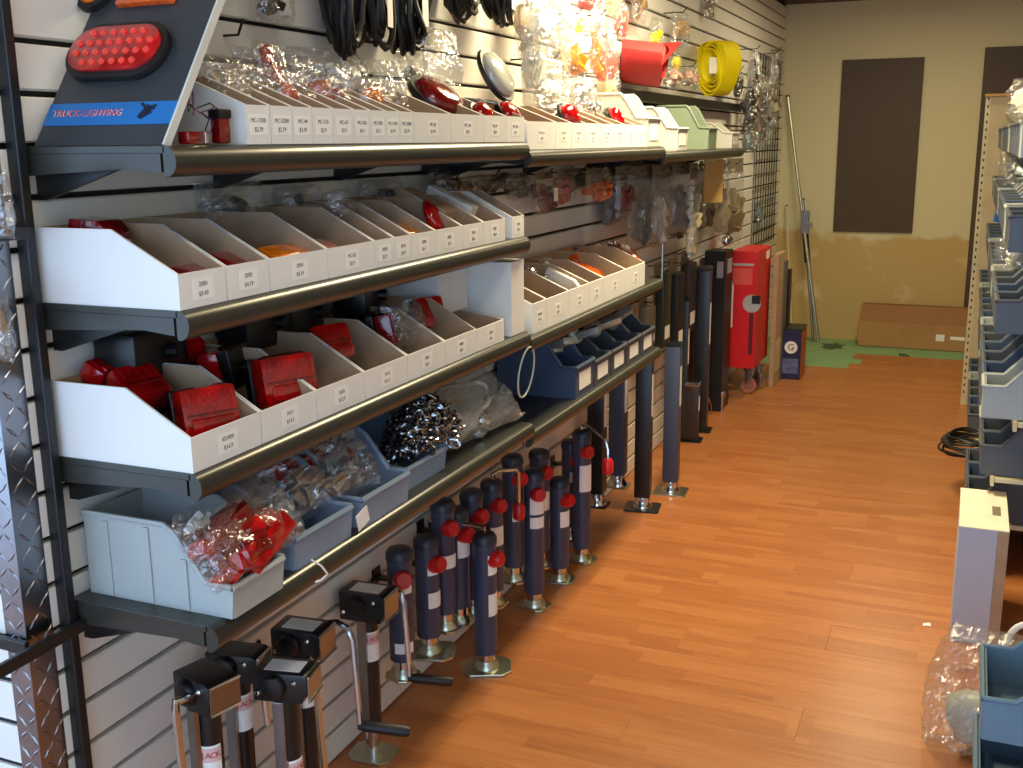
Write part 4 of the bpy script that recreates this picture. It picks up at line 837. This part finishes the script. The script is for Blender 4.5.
# ================================================================== jacks on the floor
crank_jack((.20, 1.443, 0), .60, 'black crank jack with a white and red sticker, nearest the corner upright', rz=-14, lab_top=False, arm=.0, drop=.20, armside=-1, head=(.11, .07, .065), stick_off=.04, grip=False)
crank_jack((.125, 1.63, 0), .545, 'black crank jack against the slat wall, second from the corner upright', rz=10, lab_top=False, arm=.0, drop=.15, head=(.12, .065, .06), grip=False)
crank_jack((.26, 1.605, 0), .545, 'black crank jack with steel channel and white top label, in front of the second jack', rz=12, arm=.02, drop=.22, head=(.12, .07, .062), stick_off=.10, grip=False)
crank_jack((.185, 1.775, 0), .545, 'black crank jack whose long chrome crank ends in a grip over the floor', rz=6, arm=.07, drop=.20, grip_dir=(1, .25), head=(.12, .075, .07))
A5 = onz(366, 752)
crank_jack((max(A5.x, .12), A5.y, 0), zat(max(A5.x, .12), A5.y, 588), 'black crank jack with a wide head, last before the blue-grey jacks', rz=4, arm=.05, drop=.20, grip_dir=(1, .35), head=(.13, .08, .075))
def floor_spot(px, py, xmin=.115):
    p = onz(px, py)
    if p.x < xmin:                       # keep the foot clear of the wall, on the same line of sight from above
        lo, hi = .5, 9.0
        for _ in range(40):
            m = (lo+hi)/2
            if proj((xmin, m, 0))[0] < px: lo = m
            else: hi = m
        p = Vector((xmin, m, 0))
    return p
tj = [ # foot px, top py, rz, crank, label, stickers
 ((404, 676), 548, -20, None, 'blue-grey tube jack with a low white sticker, first after the crank jacks', ((.22, .30), (.68, .80))),
 ((430, 652), 536, 15, None, 'blue-grey tube jack on a broad zinc foot, second after the crank jacks', ((.42, .55), (.70, .80))),
 ((460, 622), 508, 10, None, 'blue-grey tube jack set back by the wall, third after the crank jacks', ((.6, .75),)),
 ((487, 668), 533, 25, (-.16, .02, .015, .06), 'blue-grey tube jack standing furthest out on the floor with a red-knobbed crank', ((.42, .58), (.72, .86))),
 ((494, 604), 480, 0, (.05, .10, -.02, .10), 'blue-grey tube jack with a red knob, behind the jack standing furthest out', ((.5, .65),)),
 ((535, 606), 470, -15, None, 'blue-grey tube jack with rounded zinc foot beyond the one standing furthest out', ((.60, .68), (.70, .82))),
 ((560, 580), 478, 10, None, 'blue-grey tube jack tucked behind the rounded zinc foot', ((.55, .70),)),
 ((514, 580), 455, 5, None, 'blue-grey tube jack against the wall between the red-capped jacks', ((.5, .6),)),
 ((582, 560), 430, -10, (.14, -.06, -.06, .03), 'blue-grey tube jack with a sloping crank and red knob beside the black square posts', ((.55, .75),))]
tj += [((446, 628), 500, 0, None, 'blue-grey tube jack hung on the slats, behind the second and third', ((.5, .6),)),
 ((474, 612), 490, 10, None, 'blue-grey tube jack hung on the slats behind the one standing furthest out', ((.6, .7),)),
 ((540, 565), 450, 0, None, 'blue-grey tube jack hung on the slats behind the rounded zinc foot', ((.5, .66),)),
 ((571, 538), 440, 0, None, 'blue-grey tube jack hung on the slats before the sloping crank', ((.6, .7),))]
for i, (f, ty, rz, cr, lb, stk) in enumerate(tj):
    p = onz(*f); hung = p.x < .13
    if hung: p = onx(f[0], f[1], .115)
    h = min(zat(p.x, p.y, ty), .70 if p.y > YB1 else .725)-p.z
    tube_jack((p.x, p.y, p.z), h, lb, rz, hung=hung, crank=cr, stick=stk, r=.031, plate=(.15, .12) if i in (1, 3) else (.085, .085) if hung else (.11, .09))
sq = [((597, 505), 372, BLACK_MET, BLACK_MET, 'black square-tube jack, first of the pair on black base plates'),
      ((643, 508), 352, BLACK_MET, BLACK_MET, 'black square-tube jack standing furthest out on a black base plate'),
      ((618, 486), 360, JACKBLUE, ZINC, 'blue-grey square-tube jack on a zinc plate between the black ones'),
      ((671, 492), 345, JACKBLUE, ZINC, 'blue-grey square-tube jack on a wide zinc plate, furthest of the square ones')]
for i, (f, ty, bm_, fm, lb) in enumerate(sq):
    p = onz(*f); hung = p.x < .13
    if hung: p = onx(f[0], f[1], .125)
    h = min(zat(p.x, p.y, ty), .68 if p.y < 4.15 else .8)-p.z
    square_jack((p.x, p.y, p.z), h, lb, hung=hung, rz=[4, 8, 0, 5][i], body=bm_, foot_m=fm, s=.034, plate=(.10, .09) if hung else (.15, .13))
for i, (px, py, lb) in enumerate(((690, 388, 'red knob cap lying against the dark post past the blue-grey square jack'), (642, 385, 'red knob cap under the lowest shelf of the second bay'))):
    p = onx(px, py, .30)
# short dark posts and boxes behind the square jacks
for i, (px, pb, pt, w_, m, lb) in enumerate(((692, 440, 385, .07, mat('dark_brown_paint', S(44, 30, 26), .4), 'short dark brown post, just past the square-tube jacks'), (700, 430, 270, .08, BLACK_MET, 'tall black steel post beside the dark red carton'), (681, 432, 300, .06, mat('dark_green_paint', S(30, 38, 32), .35), 'dark green post behind the square-tube jacks'))):
    p = floor_spot(px, pb); h = zat(p.x, p.y, pt); t = thing('steel_post', lb, 'post', (p.x, p.y, 0), (0, 0, R_(6)))
    part('tube', MB().box(-w_/2, w_/2, -w_/2, w_/2, 0.006, h), m, t, .006, True); part('foot_plate', plate_mb(w_*1.6, w_*1.6, .006, .1), BLACK_MET, t); part('cap', MB().box(-w_*.53, w_*.53, -w_*.53, w_*.53, h, h+.02), CHROME if i == 0 else BLACK_PL, t, .004); part('sticker', MB().box(w_/2, w_/2+.001, -w_*.3, w_*.3, h*.55, h*.8), PAPER, t)
def carton(x0, x1, y0, y1, h, m, label, sticks=(), rz=0, z0=0):
    t = thing('tall_box', label, 'box', ((x0+x1)/2, (y0+y1)/2, z0), (0, 0, R_(rz))); hx, hy = (x1-x0)/2, (y1-y0)/2
    part('body', MB().box(-hx, hx, -hy, hy, 0, h), m, t, .004)
    part('flap', MB().box(-hx*.98, hx*.98, -hy*.98, 0, h, h+.003), m, t)
    for (f, a0, a1, z0_, z1_, sm) in sticks:
        if f == 'x': part('sticker', MB().box(hx, hx+.001, hy*a0, hy*a1, h*z0_, h*z1_), sm, t)
        else: part('sticker', MB().box(hx*a0, hx*a1, -hy-.001, -hy, h*z0_, h*z1_), sm, t)
    return t
REDBOX = mat('red_carton', S(205, 22, 28), .42, var=.05); DRED = mat('dark_red_carton', S(86, 22, 24), .5, var=.1); BLKBOX = mat('black_carton', S(22, 21, 20), .45, var=.15)
GREYST = mat('grey_print', S(170, 170, 175), .5); PINKST = mat('rose_print', S(216, 80, 76), .5); WHT = PAPER
def carton_px(l, m_, r, y, top, mt, label, sticks=(), z0=0, py=330):
    """upright box whose near face spans pixels l..m_ at distance y and whose aisle side runs to pixel r"""
    x0 = max(ony(l, py, y).x, WX+.005); x1 = ony(m_, py, y).x; y1 = min(onx(r, py, x1).y, y+.45)
    return carton(x0, x1, y, y1, zat(x1, y, top)-z0, mt, label, sticks, z0=z0)
carton_px(689, 698, 705, 5.80, 283, DRED, 'dark red upright carton beside the black carton', [('x', -.3, .5, .40, .70, mat('tan_print', S(190, 150, 130), .6))])
carton_px(703, 724, 731, 6.05, 252, BLKBOX, 'tall black upright carton between the dark red and bright red ones', [('x', -.5, .7, .86, .95, GREYST), ('y', .2, .8, .84, .94, GREYST)])
rt = carton_px(730, 756, 777, 6.42, 252, REDBOX, 'bright red upright carton with a grey emblem, raised on its mount', [('y', -.9, .6, .72, .86, PINKST), ('x', .2, .7, .90, .97, WHT), ('y', -.95, -.8, .35, .75, WHT), ('y', -.95, .7, .88, .90, GREYST)], z0=.19)
REDY = -min(.5*.45, 9)
REDY = rt.children[0].bound_box[0][1]-.0005
# emblem on the red carton: grey shape with dark notch and stem
e = MB().lathe([(.055, 0), (.055, .002)], 14).xf(FACE_PX); part('emblem', e.xf(FACE_NY @ FACE_PX.inverted()), GREYST, rt, M=TR((.05, REDY, .40)))
part('emblem_notch', MB().box(-.02, .03, -.003, 0, -.02, .03), BLKBOX, rt, M=TR((.07, REDY-.001, .42))); part('emblem_stem', MB().box(-.012, .012, -.001, 0, -.26, 0), mat('stem_print', S(90, 18, 20), .5), rt, M=TR((.05, REDY, .35)))
for i, dy in enumerate((-.12, .10)):
    p0 = (rt.location.x+.02+.03*i, rt.location.y-.07+.14*i, 0)
    t = thing('caster_wheel', ['swivel caster under the red carton, nearer the black carton', 'swivel caster under the red carton, nearer the brown carton'][i], 'caster', p0)
    part('wheel', MB().lathe([(.045, -.014), (.05, -.008), (.05, .008), (.045, .014)], 18).xf(TR((0, 0, .05), (R_(90), 0, 0))), CHROME if i else mat('rosy_wheel', S(170, 110, 95), .4), t, smooth=True)
    part('fork', MB().box(-.02, .02, -.022, -.016, .04, .15).box(-.02, .02, .016, .022, .04, .15).box(-.03, .03, -.03, .03, .15, .16), CHROME, t); part('stem', MB().lathe([(.012, .16), (.012, .19)], 10), CHROME, t)
carton_px(771, 776, 783, 6.80, 255, KRAFT, 'brown upright carton just past the red carton', [('x', -.8, .8, .1, .35, mat('pale_print2', S(206, 190, 140), .6))])
carton_px(779, 783, 786, 7.02, 262, mat('grey_carton', S(96, 88, 78), .6), 'grey-brown slim carton leaning next to the brown one')
carton_px(784, 788, 790, 7.25, 270, BLKBOX, 'slim black carton at the end of the upright boxes')
# dark packs hung low on the slats of the third bay
for i, (px, pt, pb, w_, m, lb) in enumerate(((664, 262, 345, .14, mat('dark_green_paint', S(30, 38, 32), .35), 'dark green long pack hung on the slats past the middle shelf'), (678, 258, 352, .13, BLKBOX, 'black long pack hung on the slats, before the dark red carton'), (690, 250, 330, .16, mat('dark_brown_parts', S(62, 48, 38), .5), 'dark brown long pack hung on the slats above the dark red carton'), (648, 300, 345, .12, mat('grey_carton', S(96, 88, 78), .6), 'grey pack hung on the slats just past the coupler bins'))):
    a = onx(px, pt, .12); b = onx(px, pb, .12); t = thing('hanging_pack', lb, 'package', (.12, a.y, b.z)); hh = a.z-b.z
    part('blister', MB().box(-.02, .025, -w_/2, w_/2, 0, hh*.85), m, t, .008, True); part('backing_card', MB().box(-.024, -.02, -w_*.55, w_*.55, 0, hh), mat('dull_card', S(120, 110, 90), .6), t); part('hook', MB().tube([(WX-.12-.002, 0, hh*.95), (.02, 0, hh*.95), (.03, 0, hh)], .003, 6), BLACK_MET, t); part('sticker', MB().box(.025, .026, -w_*.3, w_*.3, hh*.1, hh*.25), PAPER, t)
# couplers and pins on the floor before the cartons
for i, (px, py) in enumerate(((700, 408), (712, 399), (706, 417), (722, 411))):
    p = onz(px, py); 
    t = thing('hitch_pin' if i > 1 else 'floor_coupler', ['black hitch coupler on the floor before the dark red carton', 'black hitch coupler on the floor, behind the other coupler', 'steel hitch pin on the floor nearest the square jacks', 'steel hitch pin on the floor nearest the red carton'][i], 'hitch pin' if i > 1 else 'coupler', (p.x, p.y, 0), (0, 0, R_(25*i)))
    if i < 2:
        part('body', MB().prism([(-.09, 0), (.08, 0), (.10, .03), (.05, .07), (-.09, .06)], -.04, .04), BLACK_MET, t, .008, True); part('ring', MB().lathe([(.022, .0), (.022, .006), (.012, .01)], 14), CHROME, t, smooth=True, M=TR((.0, 0, .063)))
        part('lever', MB().tube([(.05, 0, .06), (.10, 0, .09), (.14, .01, .08)], .007, 8), CHROME, t, smooth=True)
    else:
        part('shaft', MB().tube([(0, 0, .0), (0, 0, .09)], .009, 10), CHROME, t, smooth=True); part('head', MB().lathe([(.015, .085), (.021, .095), (.018, .115), (.006, .12)], 12), CHROME, t, smooth=True); part('clip', MB().tube([(0, 0, .10), (.03, .01, .10), (.045, .01, .06), (.05, .01, .01)], .003, 6), CHROME, t, smooth=True)
# ================================================================== far corner
gw = thing('grid_panel', 'black wire grid panel on the slat wall beside the back wall corner', 'grid panel', (WX+.010, 8.05, .80))
for k in range(9): part('wire', MB().tube([(0, -.42+k*.105, 0), (0, -.42+k*.105, 1.32)], .004, 5), BLACK_MET, gw)
for k in range(14): part('wire', MB().tube([(.006, -.44, .02+k*.0985), (.006, .44, .02+k*.0985)], .004, 5), BLACK_MET, gw)
fh = [(752, 140, .14, .10, .55, CHROME, 'bunch of bright chain hanging at the far end past the yellow strap'), (762, 150, .10, .16, .50, mat('dark_metal', S(70, 66, 52), .35, .8), 'dark metal hardware bag hanging on the grid, left of the bright packs'), (770, 145, .10, .14, .62, mat('dull_metal', S(150, 140, 105), .4, .6), 'long bag of dull hardware on the grid panel'), (748, 145, .16, .20, .34, BLACK_PL, 'black packaged part hanging beside the bright chain'), (776, 85, .08, .2, .24, BLACK_PL, 'black pack high on the grid next to the back wall'), (750, 152, .26, .14, .12, mat('teal_parts', S(96, 120, 116), .3, .5), 'small bag of teal and silver parts at the shelf end')]
for i, (px, py, x, w_, h_, m, lb) in enumerate(fh):
    p = onx(px, py, x); bag((x, p.y, p.z), (0, 0, 0), w_, h_, .07, 210+i, lb, [(m, (0, h_*.5), (.025, w_*.36, h_*.42))], amp=.5); hook(p.y, p.z+h_*1.0, x+.03, 'hook holding the %s' % lb.split(' hanging')[0].split(' on the')[0].split(' high')[0].split(' at the')[0])
p = onx(760, 215, .06); bag((.06, p.y, p.z-.1), (0, 0, 0), .16, .2, .04, 220, 'small teal pack on the lower grid wires', [(mat('teal_card', S(104, 136, 138), .5), (0, .1), (.012, .05, .06))])
# poles leaning in the corner
def pole(a, b, r, label, m=CHROME, grip=None):
    t = thing('pole', label, 'pole', a); d = Vector(b)-Vector(a)
    part('shaft', MB().tube([(0, 0, 0), d], r, 10), m, t, smooth=True)
    if grip: part('grip', MB().tube([d*grip[0], d*grip[1]], r*2.2, 10), BLACK_PL, t, smooth=True)
    part('tip', MB().tube([d*.992, d*1.0], r*1.3, 10), BLACK_PL, t); return t
f1 = ony(820, 332, 8.56); pole((f1.x, 8.52, .0), (ony(788, 95, 8.69).x, 8.69, ony(788, 95, 8.69).z), .012, 'long bright steel pole leaning in the back corner', ZINC)
f2 = ony(817, 330, 8.54); pole((f2.x-.02, 8.54, .0), (ony(803, 205, 8.69).x, 8.69, ony(803, 205, 8.69).z+.05), .011, 'shorter pole with a black grip beside the long steel pole', STEEL, grip=(.55, .75))
f3 = ony(793, 330, 8.56); pole((f3.x, 8.56, .0), (ony(787, 205, 8.69).x, 8.69, ony(787, 205, 8.69).z), .008, 'thin pale rod standing nearest the slat wall in the corner', CREAM)
p = ony(806, 222, 8.62); tag(part('hanging_latch', MB().box(-.03, .03, -.015, .015, -.09, .09).box(-.012, .055, -.02, .02, -.03, .0), STEEL, None, .004, M=TR((p.x, 8.60, p.z))), 'steel latch bracket fixed on the poles in the corner', 'latch')
# navy box with a white emblem
p = onz(800, 380); nb = carton(p.x-.13, p.x, p.y, p.y+.22, .325, mat('navy_box', S(30, 32, 78), .45, var=.2), 'navy box with white emblem standing on the floor below the poles', (), rz=0)
part('orange_side', MB().box(.065, .0665, -.109, .109, .004, .32), mat('orange_side', S(176, 84, 44), .5, var=.15), nb)
part('lid', MB().box(-.069, .069, -.114, .114, .328, .34), BLACK_PL, nb, .003)
part('emblem', MB().lathe([(.042, 0), (.042, .002)], 16).xf(FACE_NY), WHT, nb, M=TR((0.0, -.111, .215))); lettering('G', .06, mat('navy_ink', S(30, 32, 78), .5), nb, TR((0.0, -.1135, .215)) @ FACE_NY)
part('print_patch', MB().box(-.05, .05, -.1115, -.11, .04, .14), mat('blue_grey_print', S(96, 106, 150), .5, var=.4, vscale=40), nb)
# long cardboard box on the floor by the back wall
lb0 = thing('long_carton', 'long brown cardboard box lying on the floor against the back wall', 'box', (1.11, 8.55, 0), (0, 0, R_(-1)))
part('body', MB().box(-.385, .385, -.085, .16, 0, .19), mat('carton_brown', S(176, 132, 84), .8, var=.06), lb0, .003)
part('lid_flap', MB().add([(-.385, -.085, .19), (.385, -.085, .19), (.385, .04, .305), (-.385, .04, .305), (-.385, -.08, .186), (.385, -.08, .186), (.385, .045, .301), (-.385, .045, .301)], [(0, 1, 2, 3), (7, 6, 5, 4), (0, 4, 5, 1), (1, 5, 6, 2), (2, 6, 7, 3), (3, 7, 4, 0)]), mat('carton_flap', S(150, 108, 66), .8, var=.06), lb0)
part('back_flap', MB().box(-.385, .385, .155, .16, .19, .30), mat('carton_flap', S(150, 108, 66), .8, var=.06), lb0)
part('tape_label', MB().box(-.03, .03, -.0865, -.085, .07, .12), WHT, lb0, M=TR((.20, 0, 0), (0, R_(40), 0)) if False else TR((.20, 0, 0))); part('tape_strip', MB().box(.27, .37, -.0865, -.085, .085, .11), WHT, lb0)
# ================================================================== bin rack on the right of the aisle
BEIGE = mat('end_panel_beige', S(206, 190, 150), .7)
rk = thing('bin_rack', 'cream slotted end frame of the bin rack with a wooden top cap', 'rack', (1.75, 4.7, 0))
def rp(name, x0, x1, y0, y1, z0, z1, m=CREAM, bev=.002, par=None, o=(1.75, 4.7, 0)): return part(name, MB().box(x0-o[0], x1-o[0], y0-o[1], y1-o[1], z0-o[2], z1-o[2]), m, par or rk, bev)
RY1 = 6.72
up = rp('upright', 1.475, 1.503, RY1, RY1+.03, 0, 1.77)
for k in range(41): part('slot', MB().box(-.004, .004, -.0006, .0006, -.008, .008), BLACK_PL, up, M=TR((1.489-1.75, RY1-4.7, .08+k*.042)))
rp('end_panel', 1.503, 2.13, RY1, RY1+.03, .0, 1.77, BEIGE); rp('top_cap', 1.47, 2.15, RY1-.02, RY1+.05, 1.77, 1.785, mat('wood_cap', S(188, 140, 74), .6))
bk = thing('beige_board', 'beige back panel with cream uprights behind the rack bins', 'panel', (2.12, 4.7, 0))
rp('panel_board', 2.11, 2.13, 3.0, RY1-.002, 0, 1.765, BEIGE, par=bk, o=(2.12, 4.7, 0))
for yv in (3.0, 4.2, 5.4): rp('back_upright', 2.085, 2.11, yv, yv+.03, 0, 1.765, par=bk, o=(2.12, 4.7, 0))
RZ = [.20, .445, .70, .965, 1.23, 1.49]
XF = [1.545, 1.575, 1.615, 1.63, 1.64, 1.65]
RY = [4.0, 3.75, 3.5, 3.5, 3.3, 3.3]
lv = ['base', 'second lowest', 'third', 'fourth', 'fifth', 'top']
for k, (zz, xf, y0) in enumerate(zip(RZ, XF, RY)):
    o = (xf, (y0+RY1)/2, zz); t = thing('rack_shelf', 'cream rack shelf with price rail, %s' % ['lowest of all, close to the floor', 'just above the base shelf', 'third up from the floor', 'fourth up from the floor', 'fifth up from the floor', 'highest of the rack'][k], 'shelf', o)
    rp('deck', xf+.01, 2.08, y0, RY1-.002, zz-.016, zz, par=t, o=o); rp('price_rail', xf-.003, xf+.009, y0, RY1-.002, zz-.030, zz+.003, par=t, o=o)
    if k == 0: rp('kick_plate', 1.60, 1.615, y0, RY1-.002, 0, .184, par=t, o=o)
def rbin(loc, w_, d_, h_, hf, label, m): return hopper_bin(loc, w_, d_, h_, hf, label, m, rotz=math.pi, card=False, ribs=False)
for k, (zz, xf, y0) in enumerate(zip(RZ, XF, RY)):
    yv = y0+.11; i = 0; w_ = .20
    while yv < RY1-.10:
        if not (k == 0 and 4.6 < yv < 5.3):
            m = [DGREYBIN, BLUEBIN, DGREYBIN, DGREYBIN, GREYBIN, BLUEBIN][(i+k*2) % 6]
            hh = .195
            rbin((xf-(.09 if k > 1 else .035), yv, zz+.004), w_-.015, .36, hh, hh*.5, '%s hopper bin, %s along the %s shelf of the cream rack' % ({'dark_grey_bin': 'dark grey', 'blue_grey_bin': 'blue-grey', 'grey_bin': 'pale grey'}[m.name], ordn(i), lv[k]), m)
        yv += w_; i += 1
# stock showing over the bin fronts
LV = [5, 5, 4, 2, 3, 1]
random.seed(5)
for i, (px, py, y, w_, h_, m, lb) in enumerate(((1008, 118, 5.6, .20, .12, mat('cream_part', S(205, 192, 150), .5), 'cream bag slumped on the top shelf of the rack'), (1018, 90, 4.6, .22, .16, mat('pale_parts', S(225, 222, 205), .35), 'pale clear bag on the top shelf, nearer than the cream bag'), (1000, 235, 5.0, .2, .14, mat('grey_parts', S(120, 130, 135), .3, .5), 'bag of grey parts over the second highest rack shelf'), (990, 330, 5.6, .18, .14, ORANGE, 'bag with an orange carton inside the middle rack shelf'), (1010, 330, 4.2, .2, .12, mat('pale_parts', S(225, 222, 205), .35), 'pale bag in the middle rack shelf bins'), (1004, 395, 4.8, .18, .1, mat('cream_part', S(205, 192, 150), .5), 'cream bag in the second lowest rack shelf bins'))):
    p = ony(px, py, y); bag((1.63, y, RZ[LV[i]]+.12), (0, 0, R_(200+20*i)), w_, h_, .10, 240+i, lb, [(m, (0, h_*.45), (.035, w_*.36, h_*.34))], amp=.4)
p = ony(994, 256, 5.7); tag(part('blue_pack', MB().box(-.05, .05, -.07, .07, -.01, .03), mat('bright_blue', S(36, 96, 190), .4), None, .004, M=TR((1.60, 5.7, RZ[3]+.205), (R_(10), R_(10), 0))), 'bright blue packet sticking out over a rack bin', 'packet')
# black cable coil overhanging the base shelf
cc = thing('cable_coil', 'black cable coil resting on the base shelf of the rack, overhanging the floor', 'cable', (1.575, 4.95, .201))
random.seed(12)
for k in range(9):
    rr = .125*random.uniform(.82, 1.08); ox = random.uniform(-.012, .012); hz = k*.008
    part('loop', MB().tube([(ox-.05+rr*math.cos(a), rr*1.15*math.sin(a), .006+hz+.006*math.sin(3*a+k)) for a in [q*2*math.pi/26 for q in range(26)]], .0055, 6, closed=True), RUBBER, cc, smooth=True)
# white and grey carton on the floor, front of the rack
bx = onz(950, 640); gc = thing('floor_carton', 'white-topped grey carton standing on the floor at the near end of the rack', 'box', (bx.x+.075, bx.y+.2, 0))
GC = mat('grey_blue_card', S(186, 192, 208), .7, var=.03); hh = zat(bx.x, bx.y, 527)
part('body', MB().box(-.075, .035, -.2, .2, 0, hh), GC, gc, .003); part('top', MB().box(-.076, .066, -.201, .201, hh, hh+.004), mat('carton_top', S(232, 226, 206), .7), gc); part('handle_slot', MB().box(.02, .045, -.06, .03, hh+.004, hh+.005), mat('slot_dark', S(120, 112, 96), .8), gc)
part('brown_side', MB().box(.035, .066, -.2, .2, 0, hh), KRAFT, gc)
# big clear bag and blue-grey bins at the near end
bg_ = thing('plastic_bag', 'big clear bag slumped on the floor before the grey carton', 'plastic bag', (1.575, 2.74, 0.0), (0, 0, R_(75)))
part('film', weld(pillow(.30, .34, .20, 301, nx=34, ny=38, amp=.42, pinch=.35), 'film', False), CLEARB, bg_); part('contents', lump(.05, .10, .08, 302), mat('pale_grey_parts', S(190, 190, 175), .35), bg_, M=TR((0, 0, .1)))
part('white_ring', MB().tube([(.10, .05*math.cos(a)-.06, .25+.09*math.sin(a)) for a in [q*2*math.pi/24 for q in range(24)]], .008, 8, closed=True), PAPER, bg_, smooth=True)
for i in range(3):
    hopper_bin((1.545, 2.32, .0+i*.172), .25, .36, .17, .09, 'slate bin stacked on the floor by the clear bag, %s from the bottom' % ordn(i), mat('slate_bin', S(98, 126, 144), .42), rotz=math.pi, ribs=False)
# things on the return wall past the corner
for i, (px, py, z_, m, lb) in enumerate(((12, 205, .2, mat('tan_parts', S(190, 160, 120), .4), 'clear bag of tan parts on the return wall above the high rail'), (12, 330, .2, mat('gold_parts', S(170, 140, 90), .35), 'clear bag of brown parts on the return wall below the high rail'))):
    p = ony(px, py, 1.165); bag((p.x-.055, 1.168, p.z-.05), (0, 0, R_(-85)), .09, .10, .045, 320+i, lb, [(m, (0, .07), (.015, .035, .035))])
p = onz(927, 625); tag(part('paper_scrap', MB().add([(-.012, -.01, .0005), (.014, -.006, .001), (.010, .012, .004), (-.010, .008, .0005), (-.012, -.01, .0015), (.014, -.006, .002), (.010, .012, .005), (-.010, .008, .0015)], [(3, 2, 1, 0), (4, 5, 6, 7), (0, 1, 5, 4), (1, 2, 6, 5), (2, 3, 7, 6), (3, 0, 4, 7)]), PAPER, None, M=TR(p)), 'tiny white paper scrap on the bare floor', 'scrap')
for k, v in LABELS.items():
    if len(v) > 1 and not all(g for _, g in v): print('DUP LABEL', k, v)
    nw = len(k.split())
    if nw < 4 or nw > 16: print('LABEL LENGTH', nw, k)
